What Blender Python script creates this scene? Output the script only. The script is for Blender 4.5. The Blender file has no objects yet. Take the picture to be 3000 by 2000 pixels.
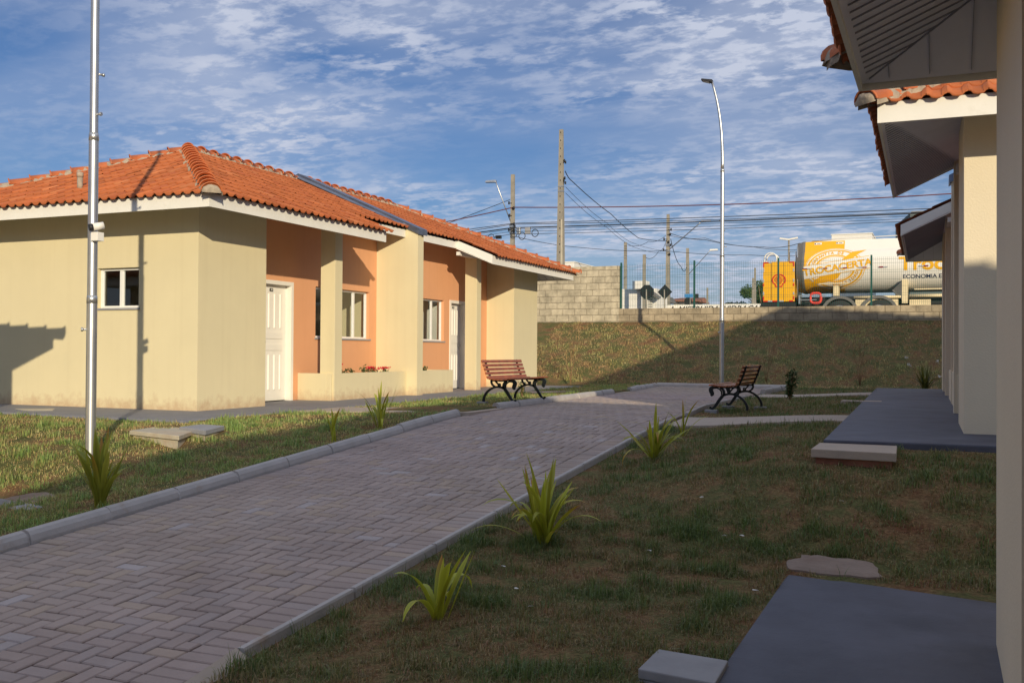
import bpy, bmesh, math, random
import numpy as np
from mathutils import Vector, Matrix, noise
random.seed(7); rng = np.random.default_rng(7)
C = bpy.context.scene.collection
sc = bpy.context.scene
PI = math.pi; R = math.radians

# ---------------------------------------------------------------- camera
HEAD = R(23.4); PITCH = math.atan(32/2900); ROLL = R(.35)
V_ = Vector((math.cos(HEAD), -math.sin(HEAD), 0)); U_ = Vector((math.sin(HEAD), math.cos(HEAD), 0))
def toworld(p): return Vector((p.dot(V_), p.dot(U_), p.z))
fw = Vector((0, math.cos(PITCH), math.sin(PITCH))); up = Vector((0, -math.sin(PITCH), math.cos(PITCH))); rt = Vector((1, 0, 0))
rt2 = rt*math.cos(ROLL)+up*math.sin(ROLL); up2 = up*math.cos(ROLL)-rt*math.sin(ROLL)
a, b, c = toworld(rt2), toworld(up2), -toworld(fw)
CAM = Vector((9.7887, -11.2526, .87))
cd = bpy.data.cameras.new('camera'); cam = bpy.data.objects.new('camera', cd); C.objects.link(cam)
M = Matrix(((a.x, b.x, c.x, CAM.x), (a.y, b.y, c.y, CAM.y), (a.z, b.z, c.z, CAM.z), (0, 0, 0, 1)))
cam.matrix_world = M
cd.sensor_width = 36; cd.lens = 36*2900/3000; cd.clip_start = .05; cd.clip_end = 3000
sc.camera = cam
sc.view_settings.view_transform = 'Standard'; sc.view_settings.look = 'None'
sc.view_settings.exposure = 0.0; sc.view_settings.gamma = 1
try: sc.view_settings.use_curve_mapping = False
except Exception: pass

# ---------------------------------------------------------------- sun and sky
SUNEL = math.atan(.25)
sd = Vector((-.617, .787, -.25)).normalized()
sl = bpy.data.lights.new('sun', 'SUN'); sl.energy = 4.1; sl.angle = R(.5); sl.color = (1, .86, .62)
so = bpy.data.objects.new('sun', sl); C.objects.link(so); so.rotation_euler = sd.to_track_quat('-Z', 'Y').to_euler()
so.location = (20, -20, 20)
w = bpy.data.worlds.new('World'); sc.world = w; w.use_nodes = True
nt = w.node_tree; nt.nodes.clear(); N = nt.nodes.new; L = nt.links.new
out = N('ShaderNodeOutputWorld'); bg = N('ShaderNodeBackground'); bg.inputs[1].default_value = .14
sky = N('ShaderNodeTexSky'); sky.sky_type = 'NISHITA'; sky.sun_disc = False; sky.sun_elevation = SUNEL; sky.sun_rotation = math.atan2(.616, -.788)
sky.air_density = 1.0; sky.dust_density = .6; sky.ozone_density = 2.5
tc = N('ShaderNodeTexCoord'); sep = N('ShaderNodeSeparateXYZ'); L(tc.outputs['Generated'], sep.inputs[0])
def mth(op, a, b=None, clamp=False):
    n = N('ShaderNodeMath'); n.operation = op; n.use_clamp = clamp
    for i, v in enumerate((a, b)):
        if v is None: continue
        if isinstance(v, (int, float)): n.inputs[i].default_value = v
        else: L(v, n.inputs[i])
    return n.outputs[0]
zc = mth('MAXIMUM', sep.outputs[2], .0); zd = mth('ADD', zc, .10)
cx = mth('DIVIDE', sep.outputs[0], zd); cy = mth('DIVIDE', sep.outputs[1], zd)
cmb = N('ShaderNodeCombineXYZ'); L(cx, cmb.inputs[0]); L(cy, cmb.inputs[1])
mp = N('ShaderNodeMapping'); mp.inputs['Rotation'].default_value = (0, 0, R(20)); mp.inputs['Scale'].default_value = (1.0, 1.35, 1); L(cmb.outputs[0], mp.inputs[0])
def noi(scale, det, rough, vec, dist=0):
    n = N('ShaderNodeTexNoise'); n.inputs['Scale'].default_value = scale; n.inputs['Detail'].default_value = det
    n.inputs['Roughness'].default_value = rough; n.inputs['Distortion'].default_value = dist; L(vec, n.inputs['Vector']); return n.outputs['Fac']
def ramp(v, a, b):
    n = N('ShaderNodeMapRange'); n.interpolation_type = 'SMOOTHSTEP'; n.inputs[1].default_value = a; n.inputs[2].default_value = b; L(v, n.inputs[0]); return n.outputs[0]
big = ramp(noi(.42, 3, .5, mp.outputs[0]), .30, .52)
az = mth('ARCTAN2', sep.outputs[0], sep.outputs[1])          # cloud field lies north-west to north; clear gaps either side
edge = mth('MULTIPLY', ramp(az, R(-49), R(-37)), ramp(mth('ADD', az, mth('MULTIPLY', sep.outputs[2], -.35)), R(2), R(-12)))
edge = mth('MAXIMUM', edge, ramp(sep.outputs[2], .40, .6))
edge = mth('ADD', mth('MULTIPLY', edge, .80), .20)
big = mth('MULTIPLY', big, edge)
mid = noi(8.0, 6, .58, mp.outputs[0], .25)
fine = noi(19, 5, .6, mp.outputs[0], .3)
flake = ramp(mth('ADD', mth('MULTIPLY', mid, .68), mth('MULTIPLY', fine, .32)), .44, .60)
veil = ramp(noi(.9, 4, .55, mp.outputs[0], .5), .32, .66)
cl = mth('MULTIPLY', big, mth('ADD', mth('MULTIPLY', flake, mth('ADD', mth('MULTIPLY', ramp(noi(1.3, 3, .5, mp.outputs[0]), .38, .62), .55), .25)), mth('MULTIPLY', veil, .50)), True)
cl = mth('ADD', cl, mth('MULTIPLY', veil, .12), True)
over = ramp(sep.outputs[2], .40, .62)      # full cloud added overhead, out of view, to brighten the shade
cl = mth('MAXIMUM', cl, mth('MULTIPLY', over, .95), True)
low = ramp(sep.outputs[2], .16, .0)        # thin milky layer towards the horizon
cl = mth('MAXIMUM', cl, mth('MULTIPLY', low, .55), True)
skym = N('ShaderNodeMix'); skym.data_type = 'RGBA'; skym.blend_type = 'MULTIPLY'; skym.inputs[0].default_value = 1
L(sky.outputs[0], skym.inputs[6]); skym.inputs[7].default_value = (.35, .43, .60, 1)
mix = N('ShaderNodeMix'); mix.data_type = 'RGBA'; L(cl, mix.inputs[0]); L(skym.outputs[2], mix.inputs[6]); mix.inputs[7].default_value = (3.9, 4.25, 5.2, 1)
L(mix.outputs[2], bg.inputs[0]); L(bg.outputs[0], out.inputs[0])

# ---------------------------------------------------------------- materials
def mat(name, col, rough=.8, var=.12, vscale=3., bump=0., bscale=60., metal=0., spec=.35, detail=5, dirt=None, alpha=None, attr=None, coat=0, splash=False):
    m = bpy.data.materials.new(name); m.use_nodes = True; n = m.node_tree; nd = n.nodes; lk = n.links
    bs = nd['Principled BSDF']; bs.inputs['Roughness'].default_value = rough; bs.inputs['Metallic'].default_value = metal
    bs.inputs['Specular IOR Level'].default_value = spec; bs.inputs['Coat Weight'].default_value = coat
    t = nd.new('ShaderNodeTexCoord'); no = nd.new('ShaderNodeTexNoise'); no.inputs['Scale'].default_value = vscale; no.inputs['Detail'].default_value = detail; no.inputs['Roughness'].default_value = .6
    lk.new(t.outputs['Object'], no.inputs['Vector'])
    mr = nd.new('ShaderNodeMapRange'); mr.inputs[1].default_value = .25; mr.inputs[2].default_value = .75; mr.inputs[3].default_value = 1-var; mr.inputs[4].default_value = 1+var
    lk.new(no.outputs['Fac'], mr.inputs[0])
    mx = nd.new('ShaderNodeVectorMath'); mx.operation = 'SCALE'; lk.new(mr.outputs[0], mx.inputs['Scale'])
    if attr:
        at = nd.new('ShaderNodeAttribute'); at.attribute_name = attr; lk.new(at.outputs['Color'], mx.inputs[0])
    else: mx.inputs[0].default_value = col[:3]
    cur = mx.outputs[0]
    if dirt:
        dcol, dscale, lo, hi, amt = dirt
        n2 = nd.new('ShaderNodeTexNoise'); n2.inputs['Scale'].default_value = dscale; n2.inputs['Detail'].default_value = 8; n2.inputs['Roughness'].default_value = .65; lk.new(t.outputs['Object'], n2.inputs['Vector'])
        m2 = nd.new('ShaderNodeMapRange'); m2.inputs[1].default_value = lo; m2.inputs[2].default_value = hi; m2.inputs[3].default_value = 0; m2.inputs[4].default_value = amt; lk.new(n2.outputs['Fac'], m2.inputs[0])
        mm = nd.new('ShaderNodeMix'); mm.data_type = 'RGBA'; lk.new(m2.outputs[0], mm.inputs[0]); lk.new(cur, mm.inputs[6]); mm.inputs[7].default_value = (*dcol, 1); cur = mm.outputs[2]
    if splash:
        mpn = nd.new('ShaderNodeMapping'); mpn.inputs['Scale'].default_value = (9, 9, .35); lk.new(t.outputs['Object'], mpn.inputs[0])
        nk = nd.new('ShaderNodeTexNoise'); nk.inputs['Scale'].default_value = 1; nk.inputs['Detail'].default_value = 5; lk.new(mpn.outputs[0], nk.inputs['Vector'])
        mk = nd.new('ShaderNodeMapRange'); mk.inputs[1].default_value = .5; mk.inputs[2].default_value = .8; mk.inputs[3].default_value = 0; mk.inputs[4].default_value = .13; lk.new(nk.outputs['Fac'], mk.inputs[0])
        mq = nd.new('ShaderNodeMix'); mq.data_type = 'RGBA'; mq.blend_type = 'MULTIPLY'; lk.new(mk.outputs[0], mq.inputs[0]); lk.new(cur, mq.inputs[6]); mq.inputs[7].default_value = (.72, .66, .58, 1); cur = mq.outputs[2]
        sz = nd.new('ShaderNodeSeparateXYZ'); lk.new(t.outputs['Object'], sz.inputs[0]); ns = nd.new('ShaderNodeTexNoise'); ns.inputs['Scale'].default_value = 7; ns.inputs['Detail'].default_value = 8; ns.inputs['Roughness'].default_value = .7; lk.new(t.outputs['Object'], ns.inputs['Vector'])
        ms = nd.new('ShaderNodeMath'); ms.operation = 'MULTIPLY_ADD'; lk.new(ns.outputs['Fac'], ms.inputs[0]); ms.inputs[1].default_value = -.62; lk.new(sz.outputs[2], ms.inputs[2])
        m3 = nd.new('ShaderNodeMapRange'); m3.inputs[1].default_value = -.33; m3.inputs[2].default_value = -.12; m3.inputs[3].default_value = .55; m3.inputs[4].default_value = 0; lk.new(ms.outputs[0], m3.inputs[0])
        mm = nd.new('ShaderNodeMix'); mm.data_type = 'RGBA'; lk.new(m3.outputs[0], mm.inputs[0]); lk.new(cur, mm.inputs[6]); mm.inputs[7].default_value = (.42, .24, .14, 1); cur = mm.outputs[2]
    lk.new(cur, bs.inputs['Base Color'])
    if bump:
        nb = nd.new('ShaderNodeTexNoise'); nb.inputs['Scale'].default_value = bscale; nb.inputs['Detail'].default_value = 4; lk.new(t.outputs['Object'], nb.inputs['Vector'])
        bp = nd.new('ShaderNodeBump'); bp.inputs['Strength'].default_value = bump; bp.inputs['Distance'].default_value = .01; lk.new(nb.outputs['Fac'], bp.inputs['Height']); lk.new(bp.outputs[0], bs.inputs['Normal'])
    return m
MT = {}
MT['yellow'] = mat('cream_paint', (.70, .615, .395), .75, .035, 1.3, .18, 90, dirt=((.62, .55, .37), 2.2, .55, .8, .25), splash=True)
MT['grain'] = mat('cream_texture_paint', (.76, .665, .49), .75, .04, 1.3, .3, 55)
MT['orange'] = mat('orange_paint', (.72, .365, .19), .75, .035, 1.3, .15, 90, dirt=((.62, .31, .16), 2.2, .55, .8, .2), splash=True)
MT['white'] = mat('white_paint', (.80, .77, .70), .5, .03, 4, .04, 60)
MT['fascia'] = mat('fascia_paint', (.80, .78, .72), .6, .04, 3, .05, 60, dirt=((.55, .50, .42), 5, .6, .85, .5))
MT['soffit'] = mat('soffit_paint', (.76, .75, .84), .7, .06, 2, .05, 60)
MT['alu'] = mat('white_aluminium', (.78, .78, .76), .35, .02)
MT['tile'] = mat('clay_tile', (.5, .15, .05), .68, .10, 5, .08, 70, attr='tint', dirt=((.20, .10, .065), 1.3, .56, .8, .4))
MT['cap'] = mat('ridge_clay', (.47, .13, .042), .6, .22, 5, .2, 50, dirt=((.25, .12, .08), 4, .5, .75, .5))
MT['mortar'] = mat('mortar', (.36, .30, .23), .95, .3, 12, .8, 30)
MT['metal'] = mat('dark_flashing', (.17, .19, .24), .32, .35, 4, .3, 12, metal=.7)
MT['galv'] = mat('galvanised_steel', (.56, .565, .56), .38, .10, 6, .05, 20, metal=.85)
MT['iron'] = mat('cast_iron', (.012, .016, .018), .4, .2, 20, .1, 60)
MT['wood'] = mat('varnished_wood', (.30, .085, .028), .4, .35, 6, .1, 30, coat=.3)
MT['groove'] = mat('groove_shadow', (.30, .30, .35), .8)
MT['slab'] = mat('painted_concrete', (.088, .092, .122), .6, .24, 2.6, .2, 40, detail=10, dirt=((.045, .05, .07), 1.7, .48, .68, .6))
MT['slabl'] = mat('sunny_painted_concrete', (.20, .205, .235), .65, .14, 2.0, .2, 40, dirt=((.27, .20, .15), 1.5, .56, .8, .5))  # lighter copy of the slab concrete, sunlight put into its colour
MT['walk'] = mat('pale_concrete', (.44, .365, .30), .9, .14, 3, .3, 40, dirt=((.28, .20, .15), 3, .5, .75, .5))
MT['kerb'] = mat('kerb_concrete', (.43, .40, .38), .85, .12, 5, .3, 40, dirt=((.33, .22, .14), 2.6, .6, .72, .65))
MT['conc'] = mat('raw_concrete', (.50, .45, .35), .9, .16, 4, .4, 30, dirt=((.45, .24, .12), 3.2, .5, .75, .55))
MT['concg'] = mat('grey_concrete', (.31, .31, .325), .85, .12, 6, .2, 40)
MT['redconc'] = mat('rusty_concrete', (.30, .13, .085), .95, .35, 8, .6, 25)
MT['dark'] = mat('black_plastic', (.02, .02, .022), .5)
MT['soil'] = mat('soil', (.13, .07, .045), .95, .4, 9, .8, 30)
MT['polec'] = mat('aged_concrete_pole', (.29, .262, .215), .9, .22, 3, .3, 20)
MT['wirem'] = mat('cable_rubber', (.03, .032, .036), .6)
MT['redwire'] = mat('red_cable', (.14, .035, .03), .6)
MT['green'] = mat('green_coated_steel', (.015, .085, .07), .45)
MT['truckwhite'] = mat('truck_white', (.82, .79, .72), .3, .03, 2, coat=.4)
MT['truckyellow'] = mat('truck_yellow', (.85, .44, .01), .35, .03, 2, coat=.3)
MT['truckred'] = mat('truck_red', (.62, .03, .02), .4, .05)
MT['maroon'] = mat('reflector_maroon', (.24, .02, .05), .4)
MT['silver'] = mat('reflector_silver', (.42, .42, .44), .4)
MT['navy'] = mat('navy_lettering', (.03, .035, .09), .5)
MT['fender'] = mat('grey_fender', (.16, .15, .14), .7)
MT['tyre'] = mat('tyre_rubber', (.035, .035, .035), .9, .2, 20)
MT['coral'] = mat('coral_reel', (.75, .07, .05), .4)
MT['cream'] = mat('cream_steel', (.75, .62, .38), .5)
MT['stemm'] = mat('dry_stem', (.30, .19, .10), .9)
MT['leaf'] = mat('shrub_leaf', (.05, .085, .02), .6, .35, 10)
MT['flower'] = mat('red_petal', (.55, .01, .03), .6)
MT['petal'] = mat('white_petal', (.75, .72, .68), .7)
MT['lens'] = mat('lamp_lens', (.25, .25, .26), .3)

def leafmat():
    m = bpy.data.materials.new('strap_leaf'); m.use_nodes = True; nd = m.node_tree.nodes; lk = m.node_tree.links
    bs = nd['Principled BSDF']; bs.inputs['Roughness'].default_value = .45
    at = nd.new('ShaderNodeAttribute'); at.attribute_name = 'tint'; lk.new(at.outputs['Color'], bs.inputs['Base Color'])
    tr = nd.new('ShaderNodeBsdfTranslucent'); lk.new(at.outputs['Color'], tr.inputs[0])
    mx = nd.new('ShaderNodeMixShader'); mx.inputs[0].default_value = .35; lk.new(bs.outputs[0], mx.inputs[1]); lk.new(tr.outputs[0], mx.inputs[2])
    lk.new(mx.outputs[0], nd['Material Output'].inputs[0]); return m
MT['strap'] = leafmat()

def glassmat():
    m = bpy.data.materials.new('window_glass'); m.use_nodes = True; nd = m.node_tree.nodes; lk = m.node_tree.links
    nd.remove(nd['Principled BSDF'])
    tr = nd.new('ShaderNodeBsdfTransparent'); tr.inputs[0].default_value = (.93, .95, .95, 1)
    gl = nd.new('ShaderNodeBsdfGlossy'); gl.inputs['Roughness'].default_value = .02
    lw = nd.new('ShaderNodeLayerWeight'); lw.inputs['Blend'].default_value = .5
    pw_ = nd.new('ShaderNodeMath'); pw_.operation = 'POWER'; lk.new(lw.outputs['Facing'], pw_.inputs[0]); pw_.inputs[1].default_value = 3.5
    fr = nd.new('ShaderNodeMath'); fr.operation = 'MULTIPLY_ADD'; lk.new(pw_.outputs[0], fr.inputs[0]); fr.inputs[1].default_value = .6; fr.inputs[2].default_value = .05
    mx = nd.new('ShaderNodeMixShader'); lk.new(fr.outputs[0], mx.inputs[0]); lk.new(tr.outputs[0], mx.inputs[1]); lk.new(gl.outputs[0], mx.inputs[2])
    lk.new(mx.outputs[0], nd['Material Output'].inputs[0]); return m
MT['glass'] = glassmat()

def groundmat(name, lawn=True):
    """soil and turf: green, straw and red-brown patches"""
    m = bpy.data.materials.new(name); m.use_nodes = True; nd = m.node_tree.nodes; lk = m.node_tree.links
    bs = nd['Principled BSDF']; bs.inputs['Roughness'].default_value = .95; bs.inputs['Specular IOR Level'].default_value = .1
    t = nd.new('ShaderNodeTexCoord')
    def nz(s, d=6, r=.6):
        n = nd.new('ShaderNodeTexNoise'); n.inputs['Scale'].default_value = s; n.inputs['Detail'].default_value = d; n.inputs['Roughness'].default_value = r; lk.new(t.outputs['Object'], n.inputs['Vector']); return n
    def rp(src, stops):
        r = nd.new('ShaderNodeValToRGB'); lk.new(src, r.inputs[0]); e = r.color_ramp.elements
        e[0].position, e[0].color = stops[0][0], (*stops[0][1], 1); e[1].position, e[1].color = stops[-1][0], (*stops[-1][1], 1)
        for p, c_ in stops[1:-1]: x = e.new(p); x.color = (*c_, 1)
        return r.outputs[0]
    a = rp(nz(2.3, 8, .7).outputs['Fac'], [(.32, (.17, .085, .05)), (.45, (.20, .14, .075)), (.54, (.12, .125, .055)), (.68, (.09, .11, .045))])
    b = rp(nz(38, 4, .7).outputs['Fac'], [(.3, (.5, .45, .4)), (.7, (1.5, 1.45, 1.3))])
    mx = nd.new('ShaderNodeMix'); mx.data_type = 'RGBA'; mx.blend_type = 'MULTIPLY'; mx.inputs[0].default_value = 1; lk.new(a, mx.inputs[6]); lk.new(b, mx.inputs[7])
    lk.new(mx.outputs[2], bs.inputs['Base Color'])
    bp = nd.new('ShaderNodeBump'); bp.inputs['Distance'].default_value = .04; bp.inputs['Strength'].default_value = .8; lk.new(nz(22, 5, .7).outputs['Fac'], bp.inputs['Height']); lk.new(bp.outputs[0], bs.inputs['Normal'])
    return m
MT['ground'] = groundmat('turf_soil')

def blockmat(k=1.):
    m = bpy.data.materials.new('concrete_blocks'); m.use_nodes = True; nd = m.node_tree.nodes; lk = m.node_tree.links
    bs = nd['Principled BSDF']; bs.inputs['Roughness'].default_value = .95
    t = nd.new('ShaderNodeTexCoord'); sp = nd.new('ShaderNodeSeparateXYZ'); lk.new(t.outputs['Object'], sp.inputs[0])
    cb = nd.new('ShaderNodeCombineXYZ'); lk.new(sp.outputs[0], cb.inputs[0]); lk.new(sp.outputs[2], cb.inputs[1])
    nw = nd.new('ShaderNodeTexNoise'); nw.inputs['Scale'].default_value = 6; lk.new(t.outputs['Object'], nw.inputs['Vector'])
    ad = nd.new('ShaderNodeMix'); ad.data_type = 'VECTOR'; ad.inputs[0].default_value = .018; lk.new(cb.outputs[0], ad.inputs[4]); lk.new(nw.outputs['Color'], ad.inputs[5])
    br = nd.new('ShaderNodeTexBrick'); br.inputs['Scale'].default_value = 1; br.inputs['Brick Width'].default_value = .4; br.inputs['Row Height'].default_value = .2
    br.inputs['Mortar Size'].default_value = .012; br.inputs['Mortar Smooth'].default_value = .6
    br.inputs['Color1'].default_value = (.54*k, .47*k**1.2, .34*k**1.4, 1); br.inputs['Color2'].default_value = (.43*k, .375*k**1.2, .27*k**1.4, 1); br.inputs['Mortar'].default_value = (.37*k, .31*k**1.2, .22*k**1.4, 1); lk.new(ad.outputs[1], br.inputs['Vector'])
    n1 = nd.new('ShaderNodeTexNoise'); n1.inputs['Scale'].default_value = 2.2; n1.inputs['Detail'].default_value = 9; n1.inputs['Roughness'].default_value = .7; lk.new(t.outputs['Object'], n1.inputs['Vector'])
    r = nd.new('ShaderNodeMapRange'); r.inputs[1].default_value = .3; r.inputs[2].default_value = .7; r.inputs[3].default_value = .5; r.inputs[4].default_value = 1.45; lk.new(n1.outputs['Fac'], r.inputs[0])
    s = nd.new('ShaderNodeVectorMath'); s.operation = 'SCALE'; lk.new(br.outputs['Color'], s.inputs[0]); lk.new(r.outputs[0], s.inputs['Scale'])
    lk.new(s.outputs[0], bs.inputs['Base Color'])
    mxh = nd.new('ShaderNodeMath'); mxh.operation = 'MULTIPLY_ADD'; lk.new(br.outputs['Fac'], mxh.inputs[0]); mxh.inputs[1].default_value = -.8; lk.new(n1.outputs['Fac'], mxh.inputs[2])
    bp = nd.new('ShaderNodeBump'); bp.inputs['Distance'].default_value = .02; lk.new(mxh.outputs[0], bp.inputs['Height']); lk.new(bp.outputs[0], bs.inputs['Normal'])
    return m
MT['block'] = blockmat(); MT['lowblock'] = blockmat(.74)

# ---------------------------------------------------------------- mesh helpers
class MB:
    def __init__(s): s.v = []; s.f = []; s.c = []; s.sm = []
    def add(s, vs, fs, col=None, smooth=False):
        o = len(s.v); s.v += [tuple(p) for p in vs]; s.f += [tuple(i+o for i in f) for f in fs]
        s.c += [col]*len(vs); s.sm += [smooth]*len(fs)
    def box(s, x0, x1, y0, y1, z0, z1, col=None):
        s.add([(x0, y0, z0), (x1, y0, z0), (x1, y1, z0), (x0, y1, z0), (x0, y0, z1), (x1, y0, z1), (x1, y1, z1), (x0, y1, z1)],
              [(0, 3, 2, 1), (4, 5, 6, 7), (0, 1, 5, 4), (1, 2, 6, 5), (2, 3, 7, 6), (3, 0, 4, 7)], col)
    def hexa(s, p, col=None):   # 8 points bottom ring then top ring
        s.add(p, [(0, 3, 2, 1), (4, 5, 6, 7), (0, 1, 5, 4), (1, 2, 6, 5), (2, 3, 7, 6), (3, 0, 4, 7)], col)
    def prism(s, poly, z0, z1, col=None):
        n = len(poly); s.add([(x, y, z0) for x, y in poly]+[(x, y, z1) for x, y in poly],
              [tuple(range(n-1, -1, -1)), tuple(range(n, 2*n))]+[(i, (i+1) % n, n+(i+1) % n, n+i) for i in range(n)], col)
    def extr(s, poly3, d, col=None, smooth=False):   # planar polygon of 3d points extruded by vector d
        n = len(poly3); d = Vector(d); q = [Vector(p) for p in poly3]
        s.add(q+[p+d for p in q], [tuple(range(n-1, -1, -1)), tuple(range(n, 2*n))], col)
        o = len(s.v)-2*n; s.f += [(o+i, o+(i+1) % n, o+n+(i+1) % n, o+n+i) for i in range(n)]; s.sm += [smooth]*n
    def tube(s, pts, rad, n=8, col=None, cap=True):
        pts = [Vector(p) for p in pts]; rads = rad if isinstance(rad, (list, tuple)) else [rad]*len(pts)
        vs = []; fs = []; prev = None
        for i, p in enumerate(pts):
            d = (pts[min(i+1, len(pts)-1)]-pts[max(i-1, 0)]).normalized()
            if prev is None: x = d.orthogonal().normalized()
            else:
                x = (prev-d*prev.dot(d))
                x = x.normalized() if x.length > 1e-6 else d.orthogonal().normalized()
            prev = x; y = d.cross(x)
            for k in range(n):
                a_ = 2*PI*k/n; vs.append(p+(x*math.cos(a_)+y*math.sin(a_))*rads[i])
        for i in range(len(pts)-1):
            for k in range(n): fs.append((i*n+k, i*n+(k+1) % n, (i+1)*n+(k+1) % n, (i+1)*n+k))
        s.add(vs, fs, col, True)
        if cap:
            o = len(s.v)-len(vs); s.f += [tuple(o+k for k in range(n-1, -1, -1)), tuple(o+(len(pts)-1)*n+k for k in range(n))]; s.sm += [False, False]
    def build(s, name, m, parent=None, bevel=0, loc=None, fix=True):
        me = bpy.data.meshes.new(name); me.from_pydata([tuple(p) for p in s.v], [], s.f)
        if any(s.sm): me.polygons.foreach_set('use_smooth', s.sm)
        if any(c_ is not None for c_ in s.c):
            at = me.color_attributes.new('tint', 'FLOAT_COLOR', 'POINT')
            at.data.foreach_set('color', [x for c_ in s.c for x in ((*c_, 1) if c_ else (.5, .2, .1, 1))])
        if fix:
            bm = bmesh.new(); bm.from_mesh(me); bmesh.ops.recalc_face_normals(bm, faces=bm.faces)
            bm.to_mesh(me); bm.free()
        me.materials.append(m)
        o = bpy.data.objects.new(name, me); C.objects.link(o)
        if parent: o.parent = parent
        if loc: o.location = loc
        if bevel:
            md = o.modifiers.new('bevel', 'BEVEL'); md.width = bevel; md.segments = 2; md.limit_method = 'ANGLE'
        return o
def tag(o, label=None, cat=None, group=None, kind=None):
    if label: o['label'] = label
    if cat: o['category'] = cat
    if group: o['group'] = group
    if kind: o['kind'] = kind
    return o
def empty(name, loc, rz=0):
    o = bpy.data.objects.new(name, None); C.objects.link(o); o.location = loc; o.rotation_euler = (0, 0, rz); o.empty_display_size = .2; return o
def structure(o): o['kind'] = 'structure'; return o
def copy_tree(o, parent=None):
    c_ = o.copy(); C.objects.link(c_)
    if parent: c_.parent = parent
    for ch in [x for x in bpy.data.objects if x.parent == o]: copy_tree(ch, c_)
    return c_
def text_mesh(body, size, name, m, parent, matrix, thick=.004, align='CENTER', shear=0, bold=0):
    cu = bpy.data.curves.new(name, 'FONT'); cu.body = body; cu.size = size; cu.align_x = align; cu.align_y = 'CENTER'; cu.extrude = thick; cu.shear = shear; cu.offset = bold
    to = bpy.data.objects.new('tmp', cu); C.objects.link(to)
    bpy.context.view_layer.update()
    me = bpy.data.meshes.new_from_object(to.evaluated_get(bpy.context.evaluated_depsgraph_get())); bpy.data.objects.remove(to); bpy.data.curves.remove(cu)
    me.transform(matrix); me.materials.clear(); me.materials.append(m); me.name = name
    o = bpy.data.objects.new(name, me); C.objects.link(o); o.parent = parent; return o

# ---------------------------------------------------------------- terrain
def lerp(a, b, t): return a+(b-a)*t
def sst(a, b, x): t = np.clip((x-a)/(b-a), 0, 1); return t*t*(3-2*t)
def zp(u):           # paved path profile
    return np.where(u < .4, -.03+.0775*u, np.where(u > 1.6, .04, lerp(.001, .04, sst(.2, 1.8, u))))
def XL(u): return np.interp(u, [1.6, 3, 6.8, 9.6, 13.1], [3.87, 3.86, 3.70, 3.66, 3.26])
def XR(u): return np.interp(u, [.9, 2.0, 4.25, 8, 13.1], [6.66, 6.62, 6.40, 6.33, 6.30])
def G(x, u):
    x = np.asarray(x, float); u = np.maximum(np.asarray(u, float), -19); p = zp(u); l = XL(u); r = XR(u)
    zl = np.interp(u, [-19, -5.5, -4.4, -3.4, -2.3, -1.2], [-1.0, -.68, -.62, -.26, -.06, -.02])
    zr = np.interp(u, [-19, -5, -4.4, -3.3, -2.45, 0], [-.62, -.475, -.41, -.05, .085, .10])
    left = lerp(zl, p+.035, sst(1.0, 3.7, x)); right = lerp(p-.028, zr, sst(0, 1, (x-6.72)/(8.8-6.72)))
    z = np.where(x < 5.2, left, right)
    z = np.where((x > l-.05) & (x < r+.03) & (u < 13.2), p-.07, z)
    uf = 13.9+.2*np.clip(x, -3, 11); t = np.clip((u-uf)/(18.85-uf), 0, 1)
    bank = np.where(u > uf, .02+1.86*t, -9)
    z = np.where(u > 13.25, np.maximum(.02+0*u, bank), z)
    return np.where(u > 18.9, 1.75, z)
def hsh(x, y):
    return np.array([noise.noise(Vector((a_, b_, 3.1))) for a_, b_ in zip(x, y)])
def make_ground():
    us = np.concatenate([[-600, -150, -60, -30, -22], np.arange(-18, -12, .5), np.arange(-12, 19.2, .16), [19.25, 21, 26, 40, 80, 200, 900]])
    fl = [-900, -200, -60, -30, -16, -11]+list(np.arange(-8.5, 1.2, .45))
    gx = []
    for u in us:
        l, r = float(XL(u)), float(XR(u)); mid = [l-.15, l-.06, l-.04, l+.3, 5.2, r, r+.04, r+.06]
        a_ = list(np.linspace(1.3, l-.3, 14)); b_ = list(np.linspace(r+.15, 9.2, 16))+list(np.arange(9.6, 13, .4))+[15, 20, 30, 60, 200, 900]
        gx.append(fl+a_+mid+b_)
    X = np.array(gx); U = np.repeat(us[:, None], X.shape[1], 1)
    Z = G(X.ravel(), U.ravel()).reshape(X.shape)
    bumpy = np.array([[noise.noise(Vector((x*1.9, y*1.9, 0)))*.018+noise.noise(Vector((x*.5, y*.5, 5)))*.03 for x, y in zip(xr, ur)] for xr, ur in zip(X, U)])
    onb = ((U > 14) & (U < 18.7)); inp = (X > XL(U)-.2) & (X < XR(U)+.2) & (U < 13.4)
    Z = Z+np.where(inp, 0, np.where(onb, bumpy*2.2, np.where((X < 1.3) | (X > 8.8), -np.abs(bumpy)*.3, bumpy*.8)))
    nr, nc = X.shape; idx = np.arange(nr*nc).reshape(nr, nc)
    f = np.stack([idx[:-1, :-1], idx[:-1, 1:], idx[1:, 1:], idx[1:, :-1]], -1).reshape(-1, 4)
    me = bpy.data.meshes.new('ground'); me.from_pydata(np.stack([X, U, Z], -1).reshape(-1, 3).tolist(), [], f.tolist())
    me.materials.append(MT['ground']); me.polygons.foreach_set('use_smooth', [True]*len(me.polygons))
    o = bpy.data.objects.new('ground', me); C.objects.link(o); return structure(o), (X, U, Z)
ground, _ = make_ground()
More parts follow.
